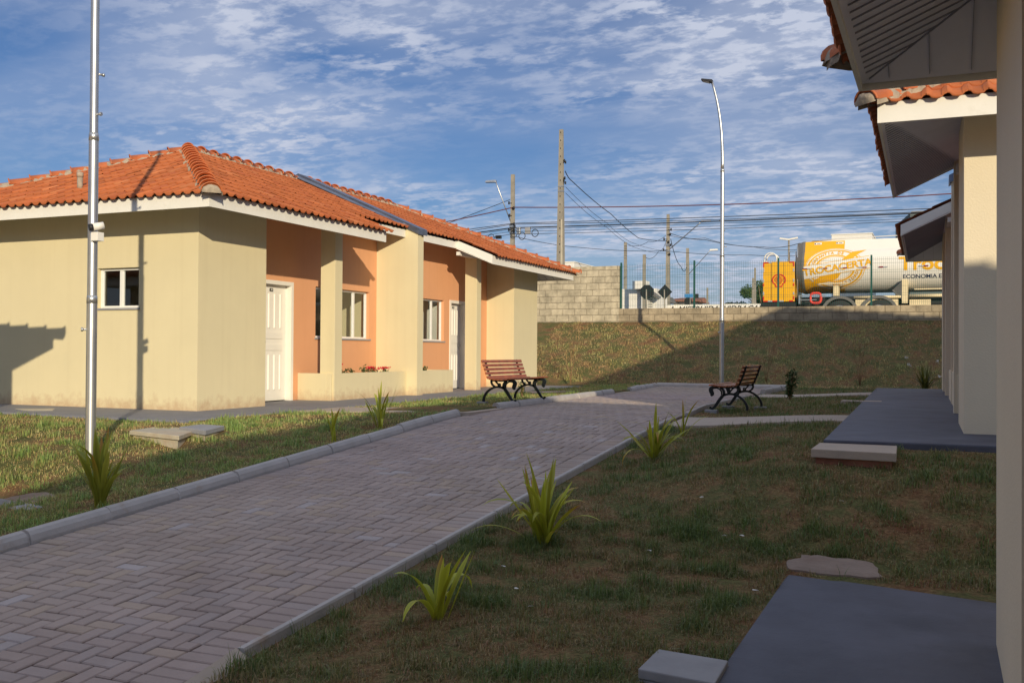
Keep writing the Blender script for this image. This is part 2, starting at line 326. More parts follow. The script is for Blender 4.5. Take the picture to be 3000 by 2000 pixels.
# asphalt street and yard beyond the retaining wall
m = MB(); m.add([(-300, 19.4, 1.78), (300, 19.4, 1.78), (300, 700, 1.78), (-300, 700, 1.78)], [(0, 1, 2, 3)])
structure(m.build('street', mat('asphalt', (.06, .06, .062), .9, .2, 2, .3, 60)))

# ---------------------------------------------------------------- paved path (herringbone)
def path():
    g = .1; vs = []; fs = []; cols = []
    def brick(x0, x1, y0, y1):
        gap = .0046; x0 += gap; x1 -= gap; y0 += gap; y1 -= gap
        if x1-x0 < .02 or y1-y0 < .02: return
        o = len(vs); dz = random.gauss(0, .0016); tx = random.gauss(0, .006); ty = random.gauss(0, .006)
        xc, yc = (x0+x1)/2, (y0+y1)/2; bev = .006
        for (xa, xb, ya, yb, d) in ((x0, x1, y0, y1, -.05), (x0, x1, y0, y1, -.006), (x0+bev, x1-bev, y0+bev, y1-bev, 0)):
            for x, y in ((xa, ya), (xb, ya), (xb, yb), (xa, yb)):
                vs.append((x, y, float(zp(np.array(y)))+d+dz+(x-xc)*tx+(y-yc)*ty))
        fs.append((o+8, o+9, o+10, o+11))
        for a_ in (0, 4):
            for k in range(4): fs.append((o+a_+k, o+a_+(k+1) % 4, o+a_+4+(k+1) % 4, o+a_+4+k))
        k = random.gauss(1, .045); h = random.random()
        warm = .5+.5*noise.noise(Vector((xc*.35, yc*.35, 1)))*1.6
        base = Vector((.365, .285, .265)) if h > .3 else Vector((.35, .285, .275)) if h > .12 else Vector((.38, .29, .24))
        base = base.lerp(Vector((.36, .30, .225)), max(0, min(1, warm))*.5)
        if random.random() < .012: base = Vector((.41, .36, .35))
        base *= k
        for _ in range(12): cols.append((*base, 1))
    X0, X1 = 4.09, 6.43
    ni = int((6.5-3.2)/g)+4; nj0, nj1 = int(-14/g), int(13.2/g)
    for j in range(nj0, nj1):
        y = j*g
        xl = 4.10 if y < 1.9 else float(XL(y))-.02; xr = 6.40 if y < 1 else float(XR(y))-.13
        for i in range(-2, ni):
            x = 3.3+i*g; c_ = (i-j) % 4
            if c_ == 0: x0, x1, y0, y1 = x, x+2*g, y, y+g
            elif c_ == 3: x0, x1, y0, y1 = x, x+g, y, y+2*g
            else: continue
            x0 = max(x0, xl); x1 = min(x1, xr)
            if x1-x0 > .03: brick(x0, x1, y0, y1)
        for yy in (y,):
            if y < 1.9: brick(3.885, 4.098, yy, yy+g)
            brick(xr+.002, float(XR(y)), yy, yy+g)
    me = bpy.data.meshes.new('path'); me.from_pydata(vs, [], fs)
    at = me.color_attributes.new('tint', 'FLOAT_COLOR', 'POINT'); at.data.foreach_set('color', np.array(cols, np.float32).ravel())
    me.materials.append(mat('paving', (.3, .25, .25), .85, .13, 1.4, .4, 70, attr='tint', dirt=((.20, .145, .12), .9, .5, .8, .5)))
    o = bpy.data.objects.new('path', me); C.objects.link(o); structure(o)
    # bedding sand just below the bricks
    ys = np.arange(-14, 13.3, .25); b_ = MB()
    vv = []; ff = []
    for y in ys:
        z = float(zp(np.array(y)))-.016; vv += [(float(XL(y)), y, z), (float(XR(y)), y, z)]
    for i in range(len(ys)-1): ff.append((2*i, 2*i+1, 2*i+3, 2*i+2))
    b_.add(vv, ff); structure(b_.build('path_bedding', mat('bedding_sand', (.07, .055, .05), .95, .3, 20)))
path()

def kerb_run(name, pts, prof, joint=.75, jit=.007):
    """prof: (offset to the left of travel, height) outline; one kerb stone per joint length"""
    m = MB(); pts = [Vector(p) for p in pts]
    segs = []
    for a_, b_ in zip(pts[:-1], pts[1:]):
        n = max(1, round((b_-a_).length/joint))
        for k in range(n): segs.append((a_.lerp(b_, k/n), a_.lerp(b_, (k+1)/n)))
    for a_, b_ in segs:
        d = (b_-a_).normalized(); nrm = Vector((-d.y, d.x, 0)).normalized(); a2 = a_+d*.011; b2 = b_-d*.011
        off = nrm*random.gauss(0, jit); dz = random.gauss(0, jit*.6)
        q = [a2+off+nrm*o_+Vector((0, 0, h_+dz)) for o_, h_ in prof]
        n = len(prof); vs = q+[p+(b2-a2) for p in q]
        m.add(vs, [tuple(range(n-1, -1, -1)), tuple(range(n, 2*n))]+[(i, (i+1) % n, n+(i+1) % n, n+i) for i in range(n)])
    # mortar in the joints
    for a_, b_ in segs[:-1]:
        d = (b_-a_).normalized(); nrm = Vector((-d.y, d.x, 0)).normalized()
        q = [b_-d*.012+nrm*(o_*.9+.006)+Vector((0, 0, h_-.014)) for o_, h_ in prof]; n = len(prof)
        m.add(q+[p+d*.024 for p in q], [tuple(range(n-1, -1, -1)), tuple(range(n, 2*n))]+[(i, (i+1) % n, n+(i+1) % n, n+i) for i in range(n)])
    return structure(m.build(name, MT['kerb']))
def P3(x, u, dz=0): return (x, u, float(zp(np.array(float(u))))+dz)
rnd = [(0, -.2), (0, .015), (.012, .055), (.035, .082), (.07, .092), (.105, .084), (.12, .05), (.12, -.2)]   # left of +Y travel = -X
us = list(np.arange(-13, .71, .76))+[.71]
kerb_run('kerb', [P3(3.875, u) for u in us], rnd, .76)
us = list(np.arange(2.0, 8.2, .77)); kerb_run('kerb', [P3(float(XL(u)), u) for u in us], rnd, .6)
us = [9.5, 10.7, 11.9, 13.1]; kerb_run('kerb', [P3(float(XL(u)), u) for u in us], rnd, .6)
kerb_run('kerb', [P3(3.2, 13.14), P3(6.36, 13.14)], rnd, .8)
slim = [(0, -.3), (0, .030), (-.034, .032), (-.040, .02), (-.046, -.3)]
us = list(np.arange(-7.36, .9, 1.0))+[.92]
kerb_run('kerb', [P3(6.655, u) for u in us], slim, 1.0, .003)
m = MB(); z = float(zp(np.array(-7.4)))   # ramped end of the right kerb
m.hexa([(6.655, -8.1, z-.3), (6.78, -8.1, z-.3), (6.74, -7.36, z-.3), (6.655, -7.36, z-.3), (6.655, -8.1, z-.09), (6.78, -8.1, z-.14), (6.745, -7.36, z-.01), (6.655, -7.36, z+.035)])
structure(m.build('kerb', MT['walk']))
us = [2.0, 3.1, 4.25, 5.5, 6.8, 8.2]; kerb_run('kerb', [P3(float(XR(u)), u) for u in us], slim, 1.0)
kerb_run('kerb', [P3(6.3, 9.95), P3(6.3, 13.1)], [(-o_, h_) for o_, h_ in rnd], .8)

def drape(name, poly_fn, x0, x1, u0, u1, dz, m_, zfun=None, nx=14, nu=6, jag=0):
    vs = []; fs = []
    for i in range(nx+1):
        for j in range(nu+1):
            x = lerp(x0, x1, i/nx); u = lerp(u0(x), u1(x), j/nu)
            if j in (0, nu): u += random.uniform(-jag, jag)
            z = (zfun(x, u) if zfun else float(G(np.array(x), np.array(u))))+dz
            vs.append((x, u, z))
    n = len(vs); vs += [(x, u, z-.12) for x, u, z in vs]; W = nu+1
    for i in range(nx):
        for j in range(nu): fs.append((i*W+j, (i+1)*W+j, (i+1)*W+j+1, i*W+j+1))
    for i in range(nx):
        for j in (0, nu): a_, b_ = i*W+j, (i+1)*W+j; fs.append((a_, b_, n+b_, n+a_))
    for j in range(nu):
        for i in (0, nx): a_, b_ = i*W+j, i*W+j+1; fs.append((a_, b_, n+b_, n+a_))
    m = MB(); m.add(vs, fs); return structure(m.build(name, m_))
lz = lambda x, u: lerp(.0, .055, (x-1.2)/2.7)
drape('walkway', None, 1.15, 3.96, lambda x: .78, lambda x: 1.95, .0, MT['walk'], lz, jag=.015)
drape('walkway', None, 1.15, 3.75, lambda x: 8.3, lambda x: 9.42, .0, MT['walk'], lambda x, u: lerp(.0, .05, (x-1.2)/2.6), jag=.015)
drape('walkway', None, 6.72, 8.95, lambda x: .46, lambda x: 1.62, .022, MT['walk'], None, jag=.015)
drape('walkway', None, 6.40, 8.75, lambda x: 8.35, lambda x: 9.75, .022, MT['walk'], None, jag=.015)
# walk patch joining path and porch floor
def slab(name, poly, z1, th, m_=None):
    m = MB(); m.prism(poly, z1-th, z1); return structure(m.build(name, m_ or MT['slab'], bevel=.012))
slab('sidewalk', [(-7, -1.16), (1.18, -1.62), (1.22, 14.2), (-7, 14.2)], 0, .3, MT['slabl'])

# ---------------------------------------------------------------- houses
VENT = (-2.38, .07)
TP = .165; RE = .30; SL = .42; Z0 = 2.962     # tile pitch, row exposure, roof slope, eave tile height
def tiles(rows, S, E0, ds, dt, skip=None, clips=(), name='roof_tiles', seed=0):
    """wavy overlapping clay tiles on one roof face"""
    rr = random.Random(seed); bm = bmesh.new(); lay = bm.loops.layers.float_color.new('tint')
    E0, ds, dt = Vector(E0), Vector(ds), Vector(dt); npp = 8; n = int(S/TP)+1; step = TP/npp
    def pt(s_, t_, h): p = E0+ds*s_+dt*t_; return (p.x, p.y, Z0+SL*t_+h)
    prof = [.036*max(0, math.cos(2*PI*k/npp))**.8+.006*(0.5-.5*math.cos(4*PI*k/npp)) for k in range(npp+1)]
    for j in range(rows):
        for i in range(n):
            s0 = i*TP
            if skip and skip(s0+TP/2, j): continue
            dz = rr.gauss(0, .0015); ds_ = rr.gauss(0, .005); g = rr.gauss(1, .075)
            k_ = rr.random(); base = (.42, .120, .038) if k_ > .22 else ((.37, .10, .035) if k_ > .06 else (.47, .155, .058))
            col = (base[0]*g, base[1]*g, base[2]*g, 1)
            t0 = j*RE+ds_; t1 = (j+1)*RE+.03
            lo = [bm.verts.new(pt(s0+k*step, t0+.0, prof[k]+.017+dz)) for k in range(npp+1)]
            hi = [bm.verts.new(pt(s0+k*step, t1, prof[k]+.0+dz)) for k in range(npp+1)]
            un = [bm.verts.new(pt(s0+k*step, t0+.012, prof[k]+.004+dz-(.006))) for k in range(npp+1)]
            for k in range(npp):
                for q in ((lo[k], lo[k+1], hi[k+1], hi[k]), (un[k], un[k+1], lo[k+1], lo[k])):
                    f = bm.faces.new(q); f.smooth = True
                    for l_ in f.loops: l_[lay] = col
    for co, no in clips:
        bmesh.ops.bisect_plane(bm, geom=bm.verts[:]+bm.edges[:]+bm.faces[:], plane_co=co, plane_no=no, clear_outer=True)
    return bm
def caps(p0, p1, m_parent, step=.34, r0=.125, endcap=True, name='ridge_cap', seed=1, drop=.0):
    rr = random.Random(seed); p0, p1 = Vector(p0), Vector(p1); d = (p1-p0); Ln = d.length; d.normalize()
    side = d.cross(Vector((0, 0, 1))).normalized(); upv = side.cross(d).normalized()
    n = max(1, round(Ln/step)); m = MB(); mos = []
    for i in range(n):
        a_ = p0+d*(Ln*i/n-.02); b_ = p0+d*(Ln*(i+1)/n+.04); g = rr.gauss(1, .12); lift = rr.gauss(0, .004)
        vs = []; K = 10; stations = ((0, r0+.018, .02), (.05, r0+.018, .02), (.055, r0, .012), (1, r0-.02, -.012))
        for f_, r_, l_ in stations:
            c_ = a_.lerp(b_, f_)+upv*(l_+lift)
            for th in (0, .018):
                for k in range(K+1):
                    an = PI*k/K; vs.append(c_+side*math.cos(an)*(r_-th)+upv*(math.sin(an)*(r_-th)*.82-.045))
        fs = []; W = 2*(K+1)
        for q in range(len(stations)-1):
            for k in range(K): fs.append((q*W+k, q*W+k+1, (q+1)*W+k+1, (q+1)*W+k)); fs.append((q*W+K+1+k, (q+1)*W+K+1+k, (q+1)*W+K+2+k, q*W+K+2+k))
        for q in (0, len(stations)-1):
            for k in range(K): fs.append((q*W+k, q*W+K+1+k, q*W+K+2+k, q*W+k+1))
        m.add(vs, fs, None, True)
    # mortar bedding both sides, ragged edge
    K = max(4, int(Ln/.05))
    for sg in (-1, 1):
        vs = []; fs = []
        for i in range(K+1):
            c_ = p0+d*(Ln*i/K); wv = r0-.02+abs(rr.gauss(0, .022))
            vs += [c_+side*sg*(r0-.05)+upv*.02, c_+side*sg*wv+Vector((0, 0, -.045)), c_+side*sg*(wv)+Vector((0, 0, -.09))]
        for i in range(K):
            for q in range(2): fs.append((3*i+q, 3*i+q+1, 3*i+q+4, 3*i+q+3))
        mo = MB(); mo.add(vs, fs); mos.append(mo)
    o = m.build(name, MT['cap'], m_parent, fix=False)
    for mo in mos: mo.build('mortar_bed', MT['mortar'], o)
    if endcap:
        e = MB(); c_ = p0-d*.035; K = 10; vs = []
        for f_, r_ in ((-.01, r0*.55), (.0, r0*.95), (.05, r0*1.04), (.09, r0*.9)):
            for k in range(K+1):
                an = PI*k/K; jj = 1+rr.gauss(0, .05); vs.append(c_+d*f_+side*math.cos(an)*r_*jj+upv*(math.sin(an)*r_*.8*jj-.05))
        fs = [(q*(K+1)+k, q*(K+1)+k+1, (q+1)*(K+1)+k+1, (q+1)*(K+1)+k) for q in range(3) for k in range(K)]+[tuple(range(K+1))]
        e.add(vs, fs, None, True); e.build('end_mortar', MT['mortar'], o)
    return o

def wall_panel(m, P, u0, u1, z0, z1, holes, th, top=None):
    """wall in the plane given by P(u, z, depth), with rectangular openings; depth 0 outside face"""
    us = sorted({u0, u1, *[h[0] for h in holes], *[h[1] for h in holes]}); zs = sorted({z0, z1, *[h[2] for h in holes], *[h[3] for h in holes]})
    for i in range(len(us)-1):
        for j in range(len(zs)-1):
            uc, zc_ = (us[i]+us[i+1])/2, (zs[j]+zs[j+1])/2
            if any(h[0] < uc < h[1] and h[2] < zc_ < h[3] for h in holes): continue
            for d in (0, th):
                m.add([P(us[i], zs[j], d), P(us[i+1], zs[j], d), P(us[i+1], zs[j+1], d), P(us[i], zs[j+1], d)], [(0, 1, 2, 3)])
    for a_, b_, c_, d_ in [(h[0], h[1], h[2], h[3]) for h in holes]+[(u0, u1, z0, z1)]:
        for q in (((a_, c_), (a_, d_)), ((b_, c_), (b_, d_)), ((a_, c_), (b_, c_)), ((a_, d_), (b_, d_))):
            (ua, za), (ub, zb) = q; m.add([P(ua, za, 0), P(ub, zb, 0), P(ub, zb, th), P(ua, za, th)], [(0, 1, 2, 3)])

def house(origin, rz, sx, label, ymat='yellow', number=('44', '43'), full=True, seed=3, ov=.8, pw=.2, hd=3.59, to=.12, sl=.42):
    global SL
    SL = sl
    H = empty('house', origin, rz); tag(H, label, 'house')
    X = lambda v: sx*v
    Lh, D = 13.04, 2*hd-2*to-2*ov; RV = -.75
    def bx(m, u0, u1, v0, v1, z0, z1): m.box(min(X(v0), X(v1)), max(X(v0), X(v1)), u0, u1, z0, z1)
    YM = MT[ymat]
    # --- cream walls: two end blocks, back wall
    m = MB(); soff = lambda v: 2.86+SL*(.78-v)
    e1 = lambda u, z, d: (X(u-.0), d, z)       # near end wall: runs along v at u=0
    wall_panel(m, e1, -D, 0, -.3, 3.17, [(-1.93, -1.11, 1.5, 2.10)] if full else [], .15)
    e2 = lambda u, z, d: (X(u), Lh-d, z)
    wall_panel(m, e2, -D, 0, -.3, 3.17, [], .15)
    fr = lambda u, z, d: (X(-d), u, z)
    wall_panel(m, fr, .15, 1.56, -.3, 3.17, [], .15); wall_panel(m, fr, 11.48, Lh-.15, -.3, 3.17, [], .15)
    bk = lambda u, z, d: (X(-D+d), u, z)
    wall_panel(m, bk, .15, Lh-.15, -.3, 3.17, [], .15)
    for ua, ub in ((1.41, 1.56), (11.48, 11.63)):      # block sides facing the porches
        q = [(X(-.15), ua, -.3), (X(-.9), ua, -.3), (X(-.9), ua, 3.5), (X(-.15), ua, 3.19)]
        m.extr(q, (0, ub-ua, 0))
    m.build('wall', YM, H)
    m = MB()
    holes = [(2.42, 3.25, 0, 2.03), (4.0, 5.87, 1.12, 2.06), (7.26, 9.13, 1.12, 2.06), (9.46, 10.16, 0, 2.03)]
    rc = lambda u, z, d: (X(RV-d), u, z)
    wall_panel(m, rc, 1.56, 11.48, -.3, 3.5, holes, .14)
    m.build('porch_wall', MT['orange'], H)
    # interior: plaster rooms
    m = MB(); bx(m, .16, Lh-.16, -3.9, -3.8, 0, 3.1); bx(m, 3.55, 3.65, -3.8, -.9, 0, 3.1); bx(m, 9.25, 9.33, -3.8, -.9, 0, 3.1); bx(m, .16, Lh-.16, -5.1, -.9, 2.62, 2.66); bx(m, .16, Lh-.16, -5.1, -.9, -.02, .0)
    m.build('interior', MT['white'], H)
    # party wall between the two homes
    m = MB(); roofz = lambda v: Z0+SL*(ov+to-v)
    vr = ov+to-hd
    for (ua, ub, vf) in ((6.14, 6.285, pw), (6.297, 6.43, pw-.03)):
        q = [(X(vf), ua, -.3), (X(-D-.2), ua, -.3), (X(-D-.2), ua, roofz(2*vr+D+.2)+.02), (X(vr), ua, roofz(vr)+.12), (X(vf), ua, roofz(vf)+.03)]
        m.extr(q, (0, ub-ua, 0))
    m.build('party_wall', YM, H)
    m = MB()
    for sgn in (1, -1):
        vf = pw+.035 if sgn > 0 else 2*vr-pw-.035
        q = []
        a_, b_ = vf, vr
        za, zb = roofz(pw+.035)+.085, roofz(vr)+.15
        m.hexa([(X(a_), 6.10, za-.12), (X(a_), 6.47, za-.12), (X(b_), 6.47, zb-.06), (X(b_), 6.10, zb-.06), (X(a_), 6.10, za), (X(a_), 6.47, za), (X(b_), 6.47, zb), (X(b_), 6.10, zb)])
        m.hexa([(X(a_-.33*sgn), 5.90, za+.075), (X(a_-.33*sgn), 6.10, za+.075), (X(b_), 6.10, zb-.09), (X(b_), 5.90, zb-.09), (X(a_-.33*sgn), 5.90, za+.09), (X(a_-.33*sgn), 6.10, za+.12), (X(b_), 6.10, zb-.03), (X(b_), 5.90, zb-.075)])
    m.build('flashing', MT['metal'], H)
    # columns
    for ua, ub in ((3.5, 3.74), (9.31, 9.55)):
        m = MB(); bx(m, ua, ub, -.30, 0, -.3, 3.2); m.build('column', YM, H, bevel=.006)
    # planters
    for ua, ub in ((3.46, 6.135), (6.435, 8.21)):
        m = MB(); z1 = .48
        bx(m, ua, ub, -.04, -.14, -.3, z1)
        if ua < 4: bx(m, ua, ua+.1, -.14, -.748, -.3, z1)
        else: bx(m, ub-.1, ub, -.14, -.748, -.3, z1)
        p = m.build('planter', YM, H, bevel=.006)
        m = MB(); bx(m, ua+.11, ub-.11, -.145, -.745, -.2, .38); m.build('soil', MT['soil'], p)
    # roof
    S1 = 14.30+2*to; y0 = -.70-to
    roof = empty('roof', (0, 0, 0)); roof.parent = H
    v0 = ov+to
    def face(bm, nm):
        me = bpy.data.meshes.new(nm); bm.to_mesh(me); bm.free(); me.materials.append(MT['tile']); o = bpy.data.objects.new(nm, me); C.objects.link(o); return o
    nw = lambda s_, j: (3.93-y0 < s_ < 8.38-y0) and j < 3
    E_f = Vector((X(v0), y0, 0)); E_b = Vector((X(v0-2*hd), y0, 0)); dy = Vector((0, 1, 0)); dx = Vector((-sx, 0, 0))
    rr = math.ceil(hd/RE)
    bm = tiles(rr, S1, E_f, dy, dx, nw, [(E_f, dx-dy), (E_f+dy*S1, dx+dy), (E_f+dx*hd, dx)], seed=seed); o1 = face(bm, 'roof_tiles')
    bm = tiles(rr, S1, E_b, dy, -dx, None, [(E_b, -dx-dy), (E_b+dy*S1, -dx+dy), (E_b-dx*hd, -dx)], seed=seed+1); o2 = face(bm, 'roof_tiles')
    bm = tiles(rr, 2*hd, E_f, dx, dy, None, [(E_f, dy-dx), (E_f+dx*2*hd, dy+dx)], seed=seed+2); o3 = face(bm, 'roof_tiles')
    bm = tiles(rr, 2*hd, E_f+dy*S1, dx, -dy, None, [(E_f+dy*S1, -dy-dx), (E_f+dy*S1+dx*2*hd, -dy+dx)], seed=seed+3); o4 = face(bm, 'roof_tiles')
    # join the four faces into one roof mesh
    bmj = bmesh.new()
    for o in (o1, o2, o3, o4): bmj.from_mesh(o.data)
    me = bpy.data.meshes.new('roof'); bmj.to_mesh(me); bmj.free(); me.materials.append(MT['tile'])
    for o in (o1, o2, o3, o4): dd = o.data; bpy.data.objects.remove(o); bpy.data.meshes.remove(dd)
    bpy.data.objects.remove(roof); roof = bpy.data.objects.new('roof', me); C.objects.link(roof); roof.parent = H
    zr = Z0+SL*hd+.05; A1 = (X(v0-hd), y0+hd, zr); A2 = (X(v0-hd), y0+S1-hd, zr); ze = Z0+.055
    caps((A1[0], A1[1]+.0, A1[2]), (X(v0-hd), 6.1, zr), roof, endcap=False, seed=seed); caps((X(v0-hd), 6.47, zr), A2, roof, endcap=False, seed=seed+5)
    for cx_, cy_, A in ((v0, y0, A1), (v0-2*hd, y0, A1), (v0, y0+S1, A2), (v0-2*hd, y0+S1, A2)):
        caps((X(cx_), cy_, ze), A, roof, name='hip_cap', seed=seed+int(cx_*10))
    # underside boards (soffit), hipped like the roof, with the step above the windows
    m = MB(); zs = lambda t: 2.825+SL*(t-to-.01)
    def q3(v, u): 
        t = min(v0-v, v-(v0-2*hd), u-y0, y0+S1-u); return (X(v), u, zs(t))
    i = to+.02
    fa = [(v0-i, y0+i), (v0-i, 3.9), (-.08, 3.9), (-.08, 8.40), (v0-i, 8.40), (v0-i, y0+S1-i), (v0-hd, y0+S1-hd), (v0-hd, y0+hd)]
    vs = [q3(v, u) for v, u in fa]
    m.add(vs[:3]+[q3(v0-hd, 3.9+0), vs[7]], [(0, 1, 2, 3, 4)])
    m.add([vs[2], vs[3], q3(v0-hd, 8.40), q3(v0-hd, 3.9)], [(0, 1, 2, 3)])
    m.add([vs[3], vs[4], vs[5], vs[6], q3(v0-hd, 8.40)], [(0, 1, 2, 3, 4)])
    m.add([q3(v0-2*hd+i, y0+i), q3(v0-2*hd+i, y0+S1-i), vs[6], vs[7]], [(0, 1, 2, 3)])
    m.add([vs[0], vs[7], q3(v0-2*hd+i, y0+i)], [(0, 1, 2)]); m.add([vs[5], vs[6], q3(v0-2*hd+i, y0+S1-i)], [(0, 1, 2)])
    nf = len(m.f); SM = m
    def batten(p, q, w=.0013):    # dark joint between soffit boards, part of the soffit
        p, q = Vector(p), Vector(q); d = (q-p).normalized(); s_ = d.cross(Vector((0, 0, 1))).normalized()*w
        dn = Vector((0, 0, -.009)); SM.hexa([p-s_+dn, p+s_+dn, q+s_+dn, q-s_+dn, p-s_, p+s_, q+s_, q-s_])
    for ya, yb in ((y0+.2, 3.85), (8.5, y0+S1-.2)):
        y = ya
        while y < yb:
            tmin = min(y-y0, y0+S1-y); vin = max(0, v0-tmin)
            if v0-i-.03 > vin+.02: batten(q3(v0-i-.03, y), q3(vin, y))
            y += .10
    for yy, sg in ((y0+S1, -1), (y0, 1)):
        x = v0-.25
        while x > v0-2*hd+.2:
            dpt = min(.78, v0-x, x-(v0-2*hd))
            if dpt > .17: batten(q3(x, yy+sg*.15), q3(x, yy+sg*dpt))
            x -= .20
        batten(q3(v0-.15, yy+sg*.15), q3(v0-.88, yy+sg*.88), .0025)
    sf = m.build('soffit', MT['soffit'], H, fix=False); sf.data.materials.append(MT['groove'])
    for k_, p_ in enumerate(sf.data.polygons):
        if k_ >= nf: p_.material_index = 1
    # fascia boards
    m = MB(); T = .022; zb, zt = 2.80, 2.985; vf = ov
    bx(m, -.70, 3.87, vf, vf-T, zb, zt); bx(m, 8.43, 13.60, vf, vf-T, zb, zt)
    vb = v0-2*hd+to; bx(m, -.70, 13.60, vb, vb+T, zb, zt)
    bx(m, -.70-T, -.70, vf, vb, zb-.001, zt); bx(m, 13.60, 13.60+T, vf, vb, zb-.001, zt)
    vi = -.08; zi = zb+SL*(vf-vi)
    bx(m, 3.9, 6.13, vi, vi-T, zi, zi+.15); bx(m, 6.44, 8.40, vi, vi-T, zi, zi+.15)
    for ua in (3.87, 8.41):
        m.hexa([(X(vf), ua, zb), (X(vf), ua+T, zb), (X(vi-T), ua+T, zi), (X(vi-T), ua, zi), (X(vf), ua, zt+.01), (X(vf), ua+T, zt+.01), (X(vi-T), ua+T, zi+.19), (X(vi-T), ua, zi+.19)])
    m.build('fascia', MT['fascia'], H)
    m = MB(); bx(m, 3.3, 3.86, -.02, -.10, 3.0, 3.10); m.build('beam', MT['fascia'], H); m = MB(); bx(m, 8.45, 9.7, -.02, -.10, 3.02, 3.10); m.build('beam', MT['fascia'], H)
    # doors
    for (ua, ub, num) in ((2.42, 3.25, number[0]), (9.46, 10.16, number[1])):
        fr_ = MB(); v1, v2 = RV+.018, RV-.138; w_ = .055
        bx(fr_, ua-w_+.001, ua+.012, v1, v2, 0, 2.03+w_); bx(fr_, ub-.012, ub+w_, v1, v2, 0, 2.03+w_); bx(fr_, ua+.012, ub-.012, v1, v2, 2.018, 2.03+w_)
        d = MB(); vd = RV-.10; bx(d, ua+.014, ub-.014, vd, vd-.035, .01, 2.015)
        wd = ub-ua-.028; a0 = ua+.014
        for gz0, gz1 in ((.20, .80), (1.27, 1.86)):
            for k in range(4):
                uc = a0+wd*(.2+.2*k); q = [(X(vd+.001), uc-.028, 0), (X(vd+.018), uc-.012, 0), (X(vd+.018), uc+.012, 0), (X(vd+.001), uc+.028, 0)]
                d.add([(x, y, gz0) for x, y, _ in q]+[(x, y, gz1) for x, y, _ in q], [(0, 1, 2, 3), (4, 5, 6, 7), (0, 1, 5, 4), (1, 2, 6, 5), (2, 3, 7, 6)])
        for gz0, gz1 in ((.88, .99), (1.08, 1.19)): bx(d, a0+wd*.12, a0+wd*.88, vd+.012, vd-.001, gz0, gz1)
        dr = d.build('door', MT['white'], H); fr_.build('door_frame', MT['white'], dr)
        hm = MB(); yh = (ua+.07 if ua < 5 else ub-.07); hs = (-1 if ua < 5 else 1); hm.tube([(X(vd), yh, 1.03), (X(vd+.05), yh, 1.03), (X(vd+.055), yh-.11*hs, 1.03)], .009); bx(hm, yh-.02, yh+.02, vd+.006, vd, .93, 1.12); hm.build('handle', MT['galv'], dr)
        pl = MB(); uc = (ua+ub)/2-.02; bx(pl, uc-.045, uc+.045, vd+.008, vd, 1.90, 1.955); pp = pl.build('number_plate', MT['dark'], dr)
        rot = Matrix.Rotation(PI/2*sx, 4, 'Z') @ Matrix.Rotation(PI/2, 4, 'X')
        text_mesh(num, .052, 'number', MT['white'], pp, Matrix.Translation((X(vd+.010), uc, 1.927)) @ rot, .001)
    # windows
    def window(P_, u0, u1, z0, z1, sill=True):
        f = MB(); g = MB(); d1, d2 = .07, .12; fw_ = .035
        def b3(m_, a_, b_, c_, e_, da, db):
            p = [P_(u, z, d) for u in (a_, b_) for z in (c_, e_) for d in (da, db)]
            xs = [q[0] for q in p]; ys = [q[1] for q in p]; zs_ = [q[2] for q in p]; m_.box(min(xs), max(xs), min(ys), max(ys), min(zs_), max(zs_))
        b3(f, u0+.002, u0+fw_, z0+.002, z1-.002, d1, d2); b3(f, u1-fw_, u1-.002, z0+.002, z1-.002, d1, d2); b3(f, u0+fw_, u1-fw_, z0+.002, z0+fw_, d1, d2); b3(f, u0+fw_, u1-fw_, z1-fw_, z1-.002, d1, d2)
        ns = 2 if u1-u0 < 1 else 4; cuts = [lerp(u0, u1, k/ns) for k in range(1, ns)]
        for uc in cuts: b3(f, uc-.022, uc+.022, z0+fw_, z1-fw_, d1+.005, d2-.005)
        ed_ = [u0+fw_-.022]+cuts+[u1-fw_+.022]
        for a_, b_ in [(p+.022, q-.022) for p, q in zip(ed_[:-1], ed_[1:])]:
            for k in (0, 1): b3(f, (a_ if k == 0 else b_-.018), (a_+.018 if k == 0 else b_), z0+fw_, z1-fw_, d1+.012, d2-.012)
            b3(g, a_+.018, b_-.018, z0+fw_, z1-fw_, .093, .097)
        fo = f.build('window', MT['alu'], H); g.build('pane', MT['glass'], fo)
        if sill:
            s_ = MB(); b3(s_, u0-.03, u1+.03, z0-.03, z0-.001, -.025, .07); s_.build('sill', MT['concg'], fo)
    window(rc, 4.0, 5.87, 1.12, 2.06); window(rc, 7.26, 9.13, 1.12, 2.06)
    if full: window(e1, -1.93, -1.11, 1.5, 2.10)
    # roof vent pipe
    if full:
        m = MB(); vx, vy = VENT; zz = Z0+SL*(vy-y0)-.05
        m.tube([(X(vx), vy, zz), (X(vx), vy, zz+.25)], .042, 12); m.tube([(X(vx), vy, zz+.24), (X(vx), vy, zz+.31)], .05, 12)
        m.build('vent_pipe', MT['mortar'], H)
    return H
hA = house((0, 0, 0), 0, 1, 'cream and orange twin house across the paved path, in full sun behind the left bench', number=('44', '43'))
h2 = house((9.99, -1.12, .14), R(.75), -1, 'cream house in the right row with a sunlit near corner pillar', 'grain', seed=11, pw=-.03, hd=6.6, ov=.73, to=.09, sl=.475)
h1 = house((10.03, -6.1-13.04, -.485), 0, -1, 'shaded cream house at the right edge with panelled soffit overhead', 'grain', seed=17, ov=.655, hd=6.6, to=.09)
h0 = house((0, -4.72-13.04, -.60), 0, 1, 'neighbouring house past the left edge, its roof shadow on the end wall', seed=23, ov=.42)
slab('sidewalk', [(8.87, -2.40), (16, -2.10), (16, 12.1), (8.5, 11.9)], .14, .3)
slab('sidewalk', [(8.93, -21), (16, -21), (16, -5.22), (10.07, -5.24), (8.93, -4.97)], -.475, .3)
